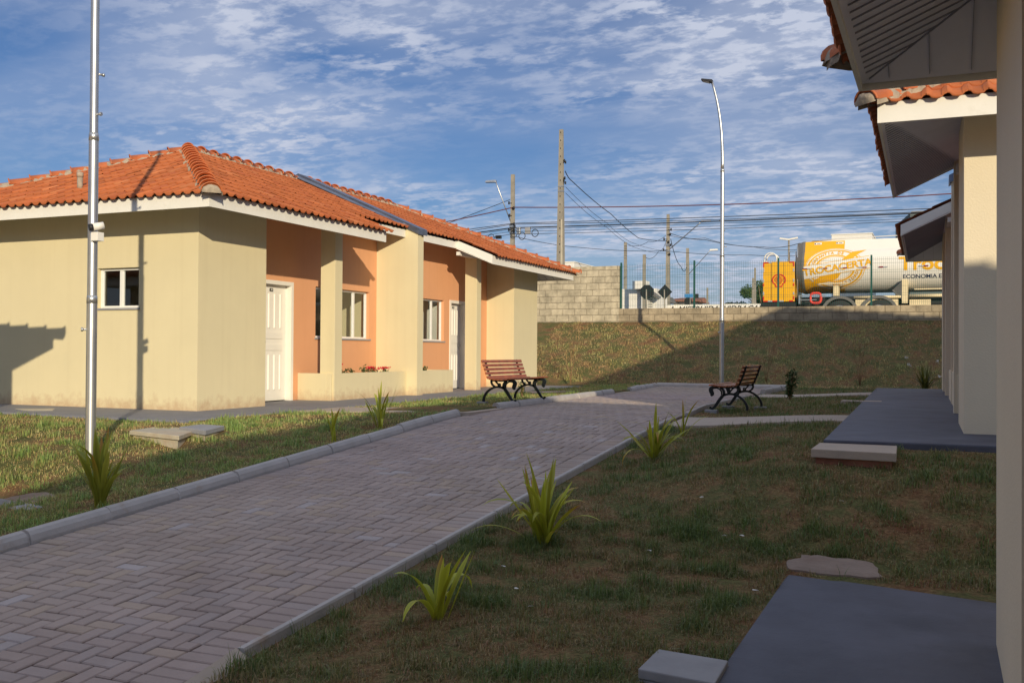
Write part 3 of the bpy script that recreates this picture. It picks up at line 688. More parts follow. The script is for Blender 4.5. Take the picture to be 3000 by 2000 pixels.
slab('sidewalk', [(-7, -21), (1.2, -21), (1.25, -6), (1.78, -4.45), (-.2, -3.8), (-7, -3.8)], -.6, .3, MT['slabl'])

# ---------------------------------------------------------------- things
def at(px, py, u):      # survey helper: point on the vertical plane Y = u seen at photo pixel (px, py)
    d = toworld(fw+rt2*((px-1500)/2900)+up2*((1000-py)/2900)); t = (u-CAM.y)/d.y; return CAM+d*t
gz = lambda x, u: float(G(np.array(float(x)), np.array(float(u))))
def on_ground(px, py, dz=0.):     # survey helper: where the sight line through a photo pixel meets the terrain
    d = toworld(fw+rt2*((px-1500)/2900)+up2*((1000-py)/2900)); t = 2.
    while t < 60:
        p = CAM+d*t
        if p.z < gz(p.x, p.y)+dz: break
        t += .01
    return p.x, p.y

# lamp posts with curved top
def lamp_post(x, y, z, label, r, cctv=False, grp='curved steel lamp posts', lean=0.0):
    t = empty('lamp_post', (x, y, z)); tag(t, label, 'lamp post', grp)
    H_ = 7.95; m = MB()
    seg = [(0, 1.72, r*1.0), (1.72, 3.4, r*.93), (3.4, 5.6, r*.82)]
    for a_, b_, rr in seg: m.tube([(0, 0, a_-(.05 if a_ == 0 else 0)), (0, 0, b_)], rr, 20, cap=False); m.tube([(0, 0, b_-.05), (0, 0, b_-.0), (0, 0, b_+.03)], [rr+.0015, rr+.0015, rr*.96], 20)
    m.build('pole', MT['galv'], t)
    m = MB(); pts = []
    for k in range(15):
        q = k/14; pts.append((-.28*q**2.6, 0, 5.6+2.32*q-.0*q))
    m.tube(pts, [r*(.72-.25*k/14) for k in range(15)], 16); m.build('arm', MT['galv'], t)
    m = MB(); hx, hz = -.28, 7.92
    m.hexa([(hx+.02, -.09, hz-.03), (hx+.02, .09, hz-.03), (hx-.27, .11, hz+.05), (hx-.27, -.11, hz+.05), (hx+.02, -.07, hz+.05), (hx+.02, .07, hz+.05), (hx-.26, .09, hz+.10), (hx-.26, -.09, hz+.10)])
    hd_ = m.build('lamp_head', MT['dark'], t, bevel=.01)
    m = MB(); m.hexa([(hx-.06, -.07, hz-.026), (hx-.06, .07, hz-.026), (hx-.24, .085, hz+.035), (hx-.24, -.085, hz+.035), (hx-.06, -.07, hz-.01), (hx-.06, .07, hz-.01), (hx-.24, .085, hz+.05), (hx-.24, -.085, hz+.05)]); m.build('lens', MT['lens'], hd_)
    for zb, an in ((3.62, 0), (4.30, 2.5), (4.05, 1.2), (1.4, 4)):
        m = MB(); d = Vector((math.cos(an), math.sin(an), 0)); m.tube([d*r*.7, d*(r+.035)], .012, 8); m.tube([d*(r+.03), d*(r+.05)], .02, 6); m.build('bolt', MT['galv'], t, loc=(0, 0, zb))
    return t
pz = gz(1.75, -3.6)
lamp_post(1.75, -3.6, pz, 'tall silver lamp post rising from the left lawn, cut by the top of the picture', .052)
lamp_post(4.60, 14.4, gz(4.6, 14.4), 'silver lamp post with bent top at the end of the path', .062)
t = empty('security_camera', (1.75, -3.6, 2.10)); tag(t, 'small white camera with black front clamped to the left lamp post', 'camera')
cdx, cdy = .42, -.907   # towards the viewer
m = MB(); m.tube([(.055, -.03, .03), (.12, -.03, .03)], .022, 10); m.build('bracket', MT['white'], t)
m = MB(); a_ = Vector((.12, .0, .045)); f_ = Vector((-.55, -.80, -.22)).normalized(); m.tube([a_-f_*.02, a_+f_*.085], .038, 16); m.build('housing', MT['white'], t)
m = MB(); m.tube([a_+f_*.08, a_+f_*.125], .036, 16); m.build('lens_hood', MT['dark'], t)
m = MB(); m.box(.045, .135, -.07, .02, -.115, -.025); m.build('junction_box', MT['white'], t, bevel=.004)

# benches
def bench(loc, rz, label):
    t = empty('park_bench', loc, rz); tag(t, label, 'bench', 'cast iron and wood park benches')
    # local: x = depth (0 rear foot .. .52 front foot), y = along the bench
    def frame(y):
        m = MB()
        def bar(pts, w_=.016, th=.030):
            P = [Vector((a_, 0, z)) for a_, z in pts]
            # smooth the polyline
            for _ in range(2):
                q = [P[0]]
                for a_, b_ in zip(P[:-1], P[1:]): q += [a_.lerp(b_, .25), a_.lerp(b_, .75)]
                P = q+[P[-1]]
            up_ = []; dn_ = []
            n_ = len(P)
            for i, p in enumerate(P):
                d = (P[min(i+1, n_-1)]-P[max(i-1, 0)]).normalized(); nn = Vector((-d.z, 0, d.x)); ww = w_ if not callable(w_) else w_(i/(n_-1))
                up_.append(p+nn*ww); dn_.append(p-nn*ww)
            vs = [(p.x, y-th/2, p.z) for p in up_]+[(p.x, y-th/2, p.z) for p in dn_]+[(p.x, y+th/2, p.z) for p in up_]+[(p.x, y+th/2, p.z) for p in dn_]
            fs = []
            for i in range(n_-1):
                fs += [(i, i+1, n_+i+1, n_+i), (2*n_+i, 3*n_+i, 3*n_+i+1, 2*n_+i+1), (i, 2*n_+i, 2*n_+i+1, i+1), (n_+i, n_+i+1, 3*n_+i+1, 3*n_+i)]
            fs += [(0, n_, 3*n_, 2*n_), (n_-1, 3*n_-1, 4*n_-1, 2*n_-1)]
            m.add(vs, fs)
        bar([(0, 0), (.005, .06), (.04, .13), (.10, .185), (.17, .222), (.24, .235), (.31, .225), (.36, .205)], lambda q: .015+.006*abs(q-.5))
        bar([(.36, .20), (.40, .15), (.44, .09), (.47, .045), (.50, .012), (.54, .02), (.535, .045)], lambda q: .024-.012*q)
        bar([(.135, .325), (.13, .30), (.15, .26), (.19, .235)], .013); bar([(.20, .325), (.22, .30), (.25, .27), (.26, .24)], .010)
        bar([(.345, .20), (.335, .25), (.35, .295), (.39, .325)], .016); bar([(.375, .215), (.37, .26), (.40, .30), (.45, .318)], .009)
        bar([(.44, .322), (.50, .325), (.535, .30), (.52, .25), (.505, .225), (.53, .20)], lambda q: .012+.018*math.sin(q*PI))
        bar([(.12, .328), (.30, .322), (.46, .335)], .011)
        bar([(.14, .33), (.105, .40), (.055, .52), (.02, .645)], .013)
        bar([(.27, .235), (.285, .265), (.27, .285), (.255, .27)], .009)
        m.build('side_frame', MT['iron'], t)
    Lb = 1.56; ys = (.16, 1.39)
    for y in ys: frame(y)
    for i in range(5):
        z = .375+i*.0605; x = .133-(z-.33)*.37; m = MB(); c_ = Vector((x, 0, z)); n1 = Vector((-.35, 0, .937)); n2 = Vector((.937, 0, .35))
        q = [c_+n1*.023+n2*.004, c_-n1*.023+n2*.004, c_-n1*.023+n2*.024, c_+n1*.023+n2*.024]
        m.extr([(p.x, 0, p.z) for p in q], (0, Lb, 0)); m.build('back_slat', MT['wood'], t, bevel=.003)
    for i in range(6):
        x = .155+i*.064; z = .345-.012*math.sin(PI*min(1, i/4.6))+(.006 if i > 4 else 0)
        m = MB(); m.box(x, x+.052, 0, Lb, z, z+.021); m.build('seat_slat', MT['wood'], t, bevel=.004)
    return t
zb = max(gz(3.3, 2.9), gz(3.8, 2.9))+.03
bench((3.28, 2.53, zb), 0, 'brown slatted bench in the sun on the left grass strip')
zb2 = max(gz(6.76, 3.2), gz(7.2, 4.3), gz(7.2, 3.2))+.03
bench((7.24, 4.59, zb2), PI, 'shaded brown slatted bench right of the path, seen from its end')
m = MB(); m.box(3.20, 3.34, 2.60, 2.74, gz(3.28, 2.7)-.05, zb); tag(m.build('concrete_block', MT['concg'], bevel=.006), 'small grey concrete block under the rear foot of the sunlit bench', 'block')
for i, (x, y) in enumerate(((6.72, 4.44), (7.22, 4.44), (6.72, 3.2))):
    m = MB(); m.box(x-.09, x+.09, y-.07, y+.07, zb2-.06, zb2-.003)
    tag(m.build('footing_slab', MT['concg'], bevel=.006), ['flat footing under the near front foot of the shaded bench', 'flat footing under the near rear foot of the shaded bench', 'flat footing under the far front foot of the shaded bench'][2 if i == 2 else (0 if i == 0 else 1)].replace('near', 'far' if False else 'near'), 'footing', 'footings of the shaded bench')

# inspection boxes
BXA = [(1.31, -2.62), (1.13, -1.92), (1.85, -2.1), (2.30, -2.92)]; BXB = [(1.70, -2.25), (1.62, -1.79), (2.03, -1.86), (2.32, -2.53)]
def ibox(pts, ztop, lid, zb_, label, mbase='redconc', mlid='conc', over=.03):
    t = empty('inspection_box', (sum(p[0] for p in pts)/4, sum(p[1] for p in pts)/4, zb_)); tag(t, label, 'inspection box', 'concrete inspection boxes')
    cx_, cy_ = t.location.x, t.location.y
    rel = [(x-cx_, y-cy_) for x, y in pts]; inn = [(x*(1-over/.3), y*(1-over/.3)) for x, y in rel]
    m = MB(); m.prism(inn, -.12, ztop-lid-zb_); m.build('base', MT[mbase], t, bevel=.006)
    m = MB(); m.prism(rel, ztop-lid-zb_+.001, ztop-zb_); m.build('lid', MT[mlid], t, bevel=.006)
ibox(BXA, -.045, .05, -.14, 'wide rust stained concrete box with a flat lid on the left lawn', 'conc')
ibox(BXB, -.015, .055, -.13, 'small pale lidded concrete box touching the wide stained one', 'conc', 'concg')
ibox([(8.84, -3.02), (8.84, -2.42), (9.46, -2.42), (9.48, -3.10)], .115, .07, -.0, 'pale lidded box with a reddish base against the far grey sidewalk', 'redconc', 'walk')
NB_ = [on_ground(1869, 1960, .045), on_ground(1929, 1899, .045), on_ground(2134, 1932, .045), on_ground(2095, 2000, .045)]
ibox(NB_, gz(8.7, -7.2)+.045, .045, gz(8.7, -7.2)-.02, 'grey concrete lid beside the nearest grey sidewalk', 'concg', 'concg', .004)
m = MB(); m.box(8.35, 8.95, 5.1, 5.4, gz(8.6, 5.2)-.05, .145); tag(m.build('drain_cover', MT['walk'], bevel=.01), 'low pale lid in the grass strip beyond the shaded bench', 'lid', 'concrete inspection boxes')
# cement spills
def patch(poly, z, m_, label=None):
    cx_ = sum(p[0] for p in poly)/len(poly); cy_ = sum(p[1] for p in poly)/len(poly); m = MB(); n = len(poly); vs = []
    pp = []
    for i in range(n):     # rough outline
        a_, b_ = Vector(poly[i]), Vector(poly[(i+1) % n])
        for k in range(3): q = a_.lerp(b_, k/3); pp.append((q.x+random.gauss(0, .012), q.y+random.gauss(0, .012)))
    n = len(pp)
    for f_, h_ in ((1.02, -.03), (1, .010), (.8, .020), (.5, .022), (.2, .022)):
        for x, y in pp: X_, Y_ = cx_+(x-cx_)*f_, cy_+(y-cy_)*f_; vs.append((X_, Y_, max(z, gz(X_, Y_))+h_ if z > -.1 else gz(X_, Y_)+h_))
    m.add(vs, [(r_*n+i, r_*n+(i+1) % n, (r_+1)*n+(i+1) % n, (r_+1)*n+i) for r_ in range(4) for i in range(n)]+[tuple(4*n+i for i in range(n))])
    structure(m.build('cement_patch', MT[m_]))
MT['cement'] = mat('dirty_cement', (.26, .20, .165), .95, .2, 4, .5, 25, dirt=((.17, .10, .07), 5, .5, .75, .5))
og = lambda *l: [on_ground(*p) for p in l]
patch(og((2308, 1671), (2318, 1644), (2345, 1632), (2400, 1633), (2440, 1640), (2480, 1642), (2535, 1650), (2572, 1668), (2584, 1698), (2450, 1688)), -.46, 'cement')
patch(og((4, 1467), (45, 1456), (95, 1447), (145, 1444), (160, 1450), (150, 1460), (118, 1469), (86, 1476), (60, 1473)), -.57, 'cement')
patch(og((-60, 1462), (6, 1463), (74, 1475), (18, 1488), (-60, 1494)), -.57, 'slabl')
patch(og((22, 1490), (74, 1478), (128, 1487), (88, 1497), (58, 1500)), -.57, 'concg')
patch([(-2.65, -.85), (-2.1, -1.1), (-1.8, -.9), (-2.2, -.5)], -.012, 'conc')

# ---------------------------------------------------------------- strap leaved plants
def strap_plant(x, y, n, h, label, seed, spread=1., wid=.032, hue=(.50, .55, .04), dead=.15, az0=None, name='strap_leaf_plant', group='strap leaved plants beside the path'):
    rr = random.Random(seed); m = MB(); z = gz(x, y)
    for i in range(n):
        az = rr.uniform(0, 2*PI) if az0 is None else az0+rr.gauss(0, .8)
        L_ = h*rr.uniform(.65, 1.15); th = abs(rr.gauss(.30, .26))*spread; bend = rr.uniform(.0, 1.0)**1.8*2.6*spread
        w_ = wid*rr.uniform(.6, 1.0); col = Vector(hue)*rr.uniform(.65, 1.25); col = col.lerp(Vector((.60, .52, .06)), rr.random()*.45)
        tip = Vector((.55, .22, .03)) if rr.random() < dead else col
        K = 11; p = Vector((rr.gauss(0, .02), rr.gauss(0, .02), -.02)); d_az = Vector((math.cos(az), math.sin(az), 0)); sd_ = Vector((-d_az.y, d_az.x, 0)); tw = rr.gauss(0, .25)
        vs = []; cs = []; a_ = th
        for k in range(K+1):
            q = k/K; ww = w_*(.45+.75*math.sin(PI*min(1, q*1.0+.12)*.62))*(1 if q < .72 else max(.03, 1-((q-.72)/.28)**1.5)); ww *= .5
            dr = d_az*math.sin(a_)+Vector((0, 0, math.cos(a_))); nm = d_az*math.cos(a_)-Vector((0, 0, math.sin(a_)))
            s2 = (sd_*math.cos(tw*q)+nm*math.sin(tw*q)); fold = ww*.35*(1-q*.6)
            vs += [p-s2*ww, p-nm*(-fold), p+s2*ww]
            c_ = col.lerp(tip, max(0, (q-.45)/.55)**1.5)*(.75+.25*q); cs += [tuple(c_*.95), tuple(c_*.75), tuple(c_*1.05)]
            p = p+dr*(L_/K); a_ += bend/K*(.3+1.7*q)
        o = len(m.v); m.v += [tuple(v) for v in vs]; m.c += cs
        for k in range(K):
            for e_ in (0, 1): m.f.append((o+3*k+e_, o+3*k+e_+1, o+3*k+e_+4, o+3*k+e_+3)); m.sm.append(True)
    ob = m.build(name, MT['strap'], None, loc=(x, y, z), fix=False); tag(ob, label, 'plant', group); return ob
strap_plant(*on_ground(1272,1818), 14, .50, 'sparse yellow-green strap plant nearest the camera, right of the path', 4, 1.15, .040)
strap_plant(*on_ground(1592,1597), 42, .60, 'fullest yellow-green strap plant, with drooping orange-tipped leaves', 12, 1.0, .034, dead=.3)
strap_plant(*on_ground(1915,1347), 30, .52, 'strap plant with a flat low leaf just before the pale walkway', 7, 1.2, .030, dead=.2)
strap_plant(*on_ground(2000,1277), 7, .46, 'thin upright strap plant at the edge of the right pale walkway', 23, .7, .030, dead=.3)
strap_plant(*on_ground(292,1482), 36, .60, 'dark green broad leaved strap plant at the foot of the left lamp post', 31, .8, .042, hue=(.42, .47, .05), dead=.1)
strap_plant(*on_ground(975,1294), 9, .52, 'small strap plant with few leaves beside the left kerb', 42, .55, .030)
strap_plant(*on_ground(1115,1254), 18, .56, 'bushier strap plant near the end of the left kerb', 45, .9, .030, dead=.1)
strap_plant(9.46, 13.9, 60, .62, 'dark grassy clump with white flower stalks at the far end of the sidewalk', 55, .9, .022, hue=(.035, .06, .02), dead=0, name='agapanthus', group=None)
ag = [o for o in C.objects if o.name == 'agapanthus'][0]
for x, y, h in ((-.35, -.1, .62), (-.42, .05, .78), (.25, .1, .70), (.33, -.2, .35)):
    m = MB(); m.tube([(0, 0, 0), (x*.5, y*.5, h*.6), (x, y, h)], .005, 5); st = m.build('stalk', MT['stemm'], ag)
    m = MB(); rr = random.Random(int(h*100))
    for k in range(14):
        c_ = Vector((x, y, h))+Vector((rr.gauss(0, .022), rr.gauss(0, .022), rr.gauss(0, .02))); q = Vector((rr.gauss(0, 1), rr.gauss(0, 1), rr.gauss(0, 1))).normalized(); r_ = q.orthogonal().normalized()
        m.add([c_-q*.02, c_+r_*.012, c_+q*.02, c_-r_*.012], [(0, 1, 2, 3)])
    m.build('flower_head', MT['petal'], st, fix=False)

def leafy(name, x, y, z, h, rad, n, label, cat, seed, mt='leaf', stems=6, leaf=.035, group=None, parent=None, low=.15):
    rr = random.Random(seed); m = MB(); tips = []
    for i in range(stems):
        az = rr.uniform(0, 2*PI); r_ = rad*rr.uniform(.2, 1); top = Vector((math.cos(az)*r_, math.sin(az)*r_, h*rr.uniform(.6, 1)))
        mid = top*.5+Vector((rr.gauss(0, .02), rr.gauss(0, .02), 0)); m.tube([(0, 0, -.03), mid, top], [.008, .005, .002], 5); tips.append((mid, top))
    t = m.build(name, MT['stemm'], None, loc=(x, y, z)); tag(t, label, cat, group)
    l = MB()
    for i in range(n):
        mid, top = rr.choice(tips); q = rr.uniform(low, 1); b_ = (Vector((0, 0, 0)).lerp(mid, q*2) if q < .5 else mid.lerp(top, q*2-1))
        d = Vector((rr.gauss(0, 1), rr.gauss(0, 1), rr.gauss(.3, .7))).normalized(); s_ = d.orthogonal().normalized(); L_ = leaf*rr.uniform(.6, 1.3)
        c_ = b_+d*.01; l.add([c_, c_+d*L_*.5+s_*L_*.28, c_+d*L_, c_+d*L_*.5-s_*L_*.28], [(0, 1, 2, 3)])
    l.build('leaves', MT[mt], t, fix=False); return t
SH = on_ground(2313, 1172)
leafy('young_shrub', SH[0], SH[1], gz(*SH), .56, .16, 420, 'small dark young shrub on the grass right of the shaded bench', 'shrub', 3, leaf=.06)
leafy('seedling', 2.7, 5.6, gz(2.7, 5.6), .34, .12, 90, 'little green seedling behind the sunlit bench', 'seedling', 5, leaf=.05)
# geraniums in the planters
fl = [(3.95, 1, .16), (4.25, 0, .07), (4.5, 0, .08), (4.85, 0, .14), (5.1, 1, .08), (5.35, 1, .06), (5.62, 1, .07), (6.62, 1, .14), (6.85, 0, .09), (7.1, 0, .09), (7.3, 0, .07)]
nm_ = ['tallest red flowered plant at the left end of the left planter', 'flat dry sprig second from the left in the left planter', 'small green sprig in the middle left of the left planter', 'bushy green plant in the middle of the left planter',
       'low plant with one crimson bloom right of the bushy one', 'tiny crimson bloom second from the right in the left planter', 'wide crimson bloom at the right end of the left planter', 'red flowered plant at the left end of the right planter', 'green sprig second from the left in the right planter', 'green sprig third from the left in the right planter', 'last low sprig in the right planter']
for i, (u, red, h) in enumerate(fl):
    t = leafy('geranium', -.24-.03*(i % 3), u, .38, h+.10, .09, 60, nm_[i], 'flower', 60+i, stems=7, leaf=.045, group='flowers in the porch planters', low=.4)
    if red:
        m = MB(); rr = random.Random(i)
        for k in range(46):
            c_ = Vector((rr.gauss(0, .05), rr.gauss(0, .05), h+.10+rr.gauss(0, .014))); q = Vector((rr.gauss(0, 1), rr.gauss(0, 1), rr.gauss(0, 1))).normalized(); r_ = q.orthogonal().normalized(); m.add([c_-q*.016, c_+r_*.014, c_+q*.016, c_-r_*.014], [(0, 1, 2, 3)])
        m.build('bloom', MT['flower'], t, fix=False)
# bare saplings at the foot of the bank
for i, (x, u, h, lb) in enumerate(((.7, 13.75, 1.45, 'leafless sapling in the sunlit foot of the bank'), (3.35, 13.7, 1.15, 'leafless sapling in shade just behind the left end of the end kerb'), (5.6, 15.2, 1.5, 'leafless sapling on the bank right of the lamp post'), (7.9, 15.6, 1.3, 'faint leafless sapling in the darkest part of the bank'))):
    rr = random.Random(70+i); m = MB()
    for k in range(7):
        az = rr.uniform(0, 2*PI); r_ = h*rr.uniform(.08, .38); p0 = Vector((0, 0, -.05)); pts = [p0]
        for j in range(1, 6): pts.append(Vector((math.cos(az)*r_*(j/5)**1.4+rr.gauss(0, .015), math.sin(az)*r_*(j/5)**1.4+rr.gauss(0, .015), h*rr.uniform(.85, 1)*j/5)))
        m.tube(pts, [.008, .006, .005, .0035, .0025, .0015], 5)
        for q in range(4):
            b_ = pts[rr.randint(2, 4)]; d = Vector((rr.gauss(0, .12), rr.gauss(0, .12), .22)); m.tube([b_, b_+d*.6+Vector((0, 0, .02)), b_+d], [.004, .003, .0015], 4)
    tag(m.build('bare_sapling', MT['stemm'], None, loc=(x, u, gz(x, u))), lb, 'sapling', 'bare saplings by the bank')
# fallen white petals and scraps on the lawns
rr = random.Random(9)


# ---------------------------------------------------------------- retaining wall, fence
m = MB(); m.box(.46, 16, 0, .19, 0, 1.0)
for x in np.arange(.46, 15.8, .41): pass
lw = m.build('retaining_wall', MT['lowblock'], None, loc=(0, 18.8, 1.27)); tag(lw, 'low stained block wall on top of the bank under the green fence', 'wall')
m = MB(); m.box(-16, .455, 0, .19, 0, 2.36)
tag(m.build('block_wall', MT['block'], None, loc=(0, 18.8, 1.27)), 'tall bare concrete block wall beside the far end of the sunlit house', 'wall')
fence = empty('mesh_fence', (.5, 18.9, 2.27)); tag(fence, 'green welded mesh fence with posts on the low block wall', 'fence')
posts = [.50, 2.84, 5.36, 7.97, 10.5, 13.0]
for i, x in enumerate(posts):
    m = MB(); m.box(x-.5-.026, x-.5+.026, -.02, .02, -.02, 1.46); m.build('post', MT['green'], fence)
    if i < len(posts)-1:
        m = MB(); x2 = posts[i+1]; xx = x+.05
        while xx < x2-.03: m.box(xx-.5-.0026, xx-.5+.0026, -.0026, .0026, .02, 1.40); xx += .0535
        for zz in (.10, .30, .36, .56, .76, .96, 1.02, 1.22, 1.33): m.box(x-.5+.02, x2-.5-.02, -.0035, .0035, zz-.0025, zz+.0025)
        m.build('mesh_panel', MT['green'], fence)

# ---------------------------------------------------------------- utility poles and cables
def cpole(x, y, z1, w0, w1, label, z0=1.75, taper_d=.8):
    t = empty('utility_pole', (x, y, z0)); tag(t, label, 'utility pole', 'concrete utility poles beyond the wall')
    h = z1-z0; m = MB()
    m.hexa([(-w0/2, -w0*taper_d/2, 0), (w0/2, -w0*taper_d/2, 0), (w0/2, w0*taper_d/2, 0), (-w0/2, w0*taper_d/2, 0), (-w1/2, -w1*taper_d/2, h), (w1/2, -w1*taper_d/2, h), (w1/2, w1*taper_d/2, h), (-w1/2, w1*taper_d/2, h)])
    m.build('shaft', MT['polec'], t)
    return t
p1 = cpole(-4.60, 27, 10.08, .36, .15, 'thickest tall grey pole standing behind the tall block wall')
h1_ = 10.08-1.75
m = MB()   # recessed face with climbing holes
for k in range(16): zz = h1_-.15-k*.33; m.box(-.012, .012, -.075-(.36-.15)*.8/2*(1-zz/h1_)-.004, -.06, zz, zz+.05)
m.build('climbing_holes', MT['dark'], p1)
m = MB(); m.hexa([(.06, -.17, 0), (.16, -.17, 0), (.16, -.13, 0), (.06, -.13, 0), (.035, -.115, 4.6), (.10, -.115, 4.6), (.10, -.08, 4.6), (.035, -.08, 4.6)]); m.build('side_conduit', MT['conc'], p1)
for zz in (5.75, 5.95):
    m = MB(); w_ = .115; m.box(-w_, w_, -.10, .10, zz, zz+.04); m.build('steel_band', MT['galv'], p1)
for zz, dx_ in ((6.95, .17), (7.02, .12), (6.3, .14), (6.1, .17), (6.2, .10)):
    m = MB(); m.tube([(.06, -.02, zz), (dx_+.06, -.02, zz+.02)], .012, 6); m.tube([(dx_+.03, -.02, zz-.04), (dx_+.03, -.02, zz+.07)], .035, 8); m.build('insulator', MT['dark'], p1)
p2 = cpole(-12.18, 39.5, 10.81, .27, .19, 'slim pole with a slanted street lamp above the roof end')
p3 = cpole(-6.53, 52, 9.94, .33, .17, 'central pole in the street bristling with cables')
p4 = cpole(-6.68, 43, 7.17, .19, .15, 'short slim pole left of the central pole, above the kiosk wall')
p5 = cpole(-4.72, 40, 6.13, .15, .15, 'shortest white topped pole rising behind the kiosk canopy')
p6 = cpole(-8.80, 67, 9.29, .34, .20, 'brown pole just right of the central pole, with a distant lamp arm')
p7 = cpole(-3.13, 65, 7.39, .22, .14, 'far thin pole in front of the big dark tree')
p8 = cpole(-3.45, 66, 6.7, .2, .14, 'far thin pole just left of the one in front of the dark tree')
p9 = cpole(-6.10, 62, 5.76, .14, .12, 'tiny brown pole left of the silver lamp post')
def arm_lamp(pole, x, y, z, dx_, dz_, label_='lamp_arm', r=.03, white=False):
    q = pole.location; a_ = Vector((x-q.x, y-q.y, z-q.z)); b_ = a_+Vector((dx_, -.1, dz_)); m = MB(); m.tube([a_, a_.lerp(b_, .9)+Vector((0, 0, .0)), b_+Vector((0, 0, .02))], r, 8); o = m.build(label_, MT['galv'], pole)
    s_ = 1 if dx_ > 0 else -1
    m = MB(); m.hexa([(b_.x-.05*s_, b_.y-.12, b_.z-.06), (b_.x-.05*s_, b_.y+.12, b_.z-.06), (b_.x+.62*s_, b_.y+.14, b_.z-.03), (b_.x+.62*s_, b_.y-.14, b_.z-.03), (b_.x-.03*s_, b_.y-.08, b_.z+.09), (b_.x-.03*s_, b_.y+.08, b_.z+.09), (b_.x+.56*s_, b_.y+.09, b_.z+.09), (b_.x+.56*s_, b_.y-.09, b_.z+.09)])
    m.build('lamp_head', MT['galv' if not white else 'white'], o, bevel=.02)
arm_lamp(p2, -12.25, 39.5, 8.05, -.95, 2.42)
arm_lamp(p3, -6.5, 52, 7.6, 2.2, 1.75, r=.035)
arm_lamp(p6, -8.7, 67, 7.2, 1.75, 1.85, r=.03, white=True)
for pole, lst in ((p2, ((8.0, .1), (7.85, .12), (7.6, .1), (8.9, .08), (9.2, -.1), (7.7, -.1), (8.5, -.08))), (p3, ((8.9, .15), (8.6, .12), (8.3, -.14), (7.9, .14), (7.6, -.16), (7.3, .1), (8.1, .05)))):
    z0 = 1.75
    for zz, dx_ in lst:
        m = MB(); m.tube([(0, -.12, zz-z0), (dx_*1.6, -.16, zz-z0)], .018, 6); m.tube([(dx_*1.6, -.16, zz-z0-.07), (dx_*1.6, -.16, zz-z0+.09)], .05, 8); m.build('insulator', MT['dark'], pole)
    m = MB(); m.box(-.14, .14, -.14, .12, 6.1, 6.25); m.box(-.14, .14, -.14, .12, 5.75, 5.83); m.build('steel_band', MT['galv'], pole)
def cable(pts, sag, r=.016, mt='wirem', label='', grp='overhead cables', n=26):
    P = [Vector(p) for p in pts]; q = []
    for a_, b_ in zip(P[:-1], P[1:]):
        for k in range(n): f_ = k/n; q.append(a_.lerp(b_, f_)-Vector((0, 0, 4*sag*f_*(1-f_))))
    q.append(P[-1]); m = MB(); o_ = q[0]; m.tube([p-o_ for p in q], r, 5)
    tag(m.build('overhead_cable', MT[mt], None, loc=o_), label, 'cable', grp)
cable([(-32, 40, 7.6), (-12.1, 39.4, 8.96), (22, 41, 9.0)], .45, .028, 'redwire', 'highest red and black cable running across the whole street')
lab5 = ['uppermost black cable of the street bundle', 'black cable just under the uppermost of the bundle', 'thickest black cable in the middle of the bundle', 'thin cable below the thickest of the bundle', 'thin cable second from the bottom of the bundle', 'lowest thin cable of the street bundle']
for i, (za, zb_, zl, r_, sg) in enumerate(((8.06, 7.98, 6.9, .02, .10), (8.0, 7.90, 6.75, .017, .18), (7.80, 7.80, 6.6, .032, .10), (7.72, 7.68, 6.5, .012, .12), (7.58, 7.6, 6.3, .012, .15), (7.42, 7.50, 6.2, .015, .15))):
    cable([(-32, 40, zl), (-12.1, 39.35-.05*i, za), (20, 41, zb_)], sg, r_, 'wirem', lab5[i])
cable([(-32, 41.5, 5.0), (-12.3, 39.4, 9.4)], .25, .018, 'wirem', 'dark cable dropping left from the lamp pole behind the roof')
cable([(-4.42, 27, 8.35), at(1675, 530, 28.5), at(1790, 627, 38), at(1870, 697, 46), at(1955, 705, 52)], .06, .020, 'wirem', 'thick twisted cable sagging from the thick pole to the central pole')
cable([(-4.40, 27, 7.70), at(1780, 655, 38), at(1850, 710, 46), at(1955, 735, 52)], .10, .010, 'wirem', 'upper of two thin cables sagging right from the thick pole')
cable([(-4.40, 27, 7.45), at(1780, 668, 38), at(1860, 725, 46), at(1955, 742, 52)], .10, .010, 'wirem', 'lower of two thin cables sagging right from the thick pole')
cable([at(1840, 718, 43), at(1900, 707, 47), at(1950, 690, 52)], .15, .014, 'wirem', 'wavy cable from the short slim pole to the central pole')
cable([at(1893, 755, 40), at(1930, 735, 46), at(1952, 705, 52)], .2, .014, 'wirem', 'loose cable from the white topped pole up to the central pole')
cable([at(1965, 700, 52), at(1995, 780, 60), at(2012, 782, 67)], .35, .022, 'wirem', 'deep U shaped cable between the central and the brown pole')
cable([at(1963, 683, 52), at(2065, 702, 52), at(2240, 724, 52), at(2345, 712, 52)], .12, .02, 'wirem', 'wavy cable from the central pole to behind the tanker')
cable([at(1963, 690, 52), at(2065, 697, 52), at(2200, 722, 52), at(2360, 730, 52)], .12, .014, 'wirem', 'thinner cable under the wavy one behind the silver lamp post')
cable([at(1500, 690, 41), at(1700, 725, 50), at(1955, 735, 60), at(2200, 747, 60), at(2400, 745, 60)], .1, .018, 'wirem', 'long faint cable low across the sky')
for i, (x, z, w_, h_, lb, mt) in enumerate(((-12.95, 7.32, .34, .19, 'black cable box hanging left of the lamp pole', 'dark'), (-11.72, 7.62, .22, .36, 'bright faced splice box just right of the lamp pole', 'galv'), (-11.18, 7.60, .30, .36, 'grey box hanging from the cables right of the lamp pole', 'concg'))):
    m = MB(); m.box(-w_/2, w_/2, -.08, .08, -h_/2, h_/2); tag(m.build('splice_box', MT[mt], None, bevel=.02, loc=(x, 39.3, z)), lb, 'box', 'boxes hanging on the cables')
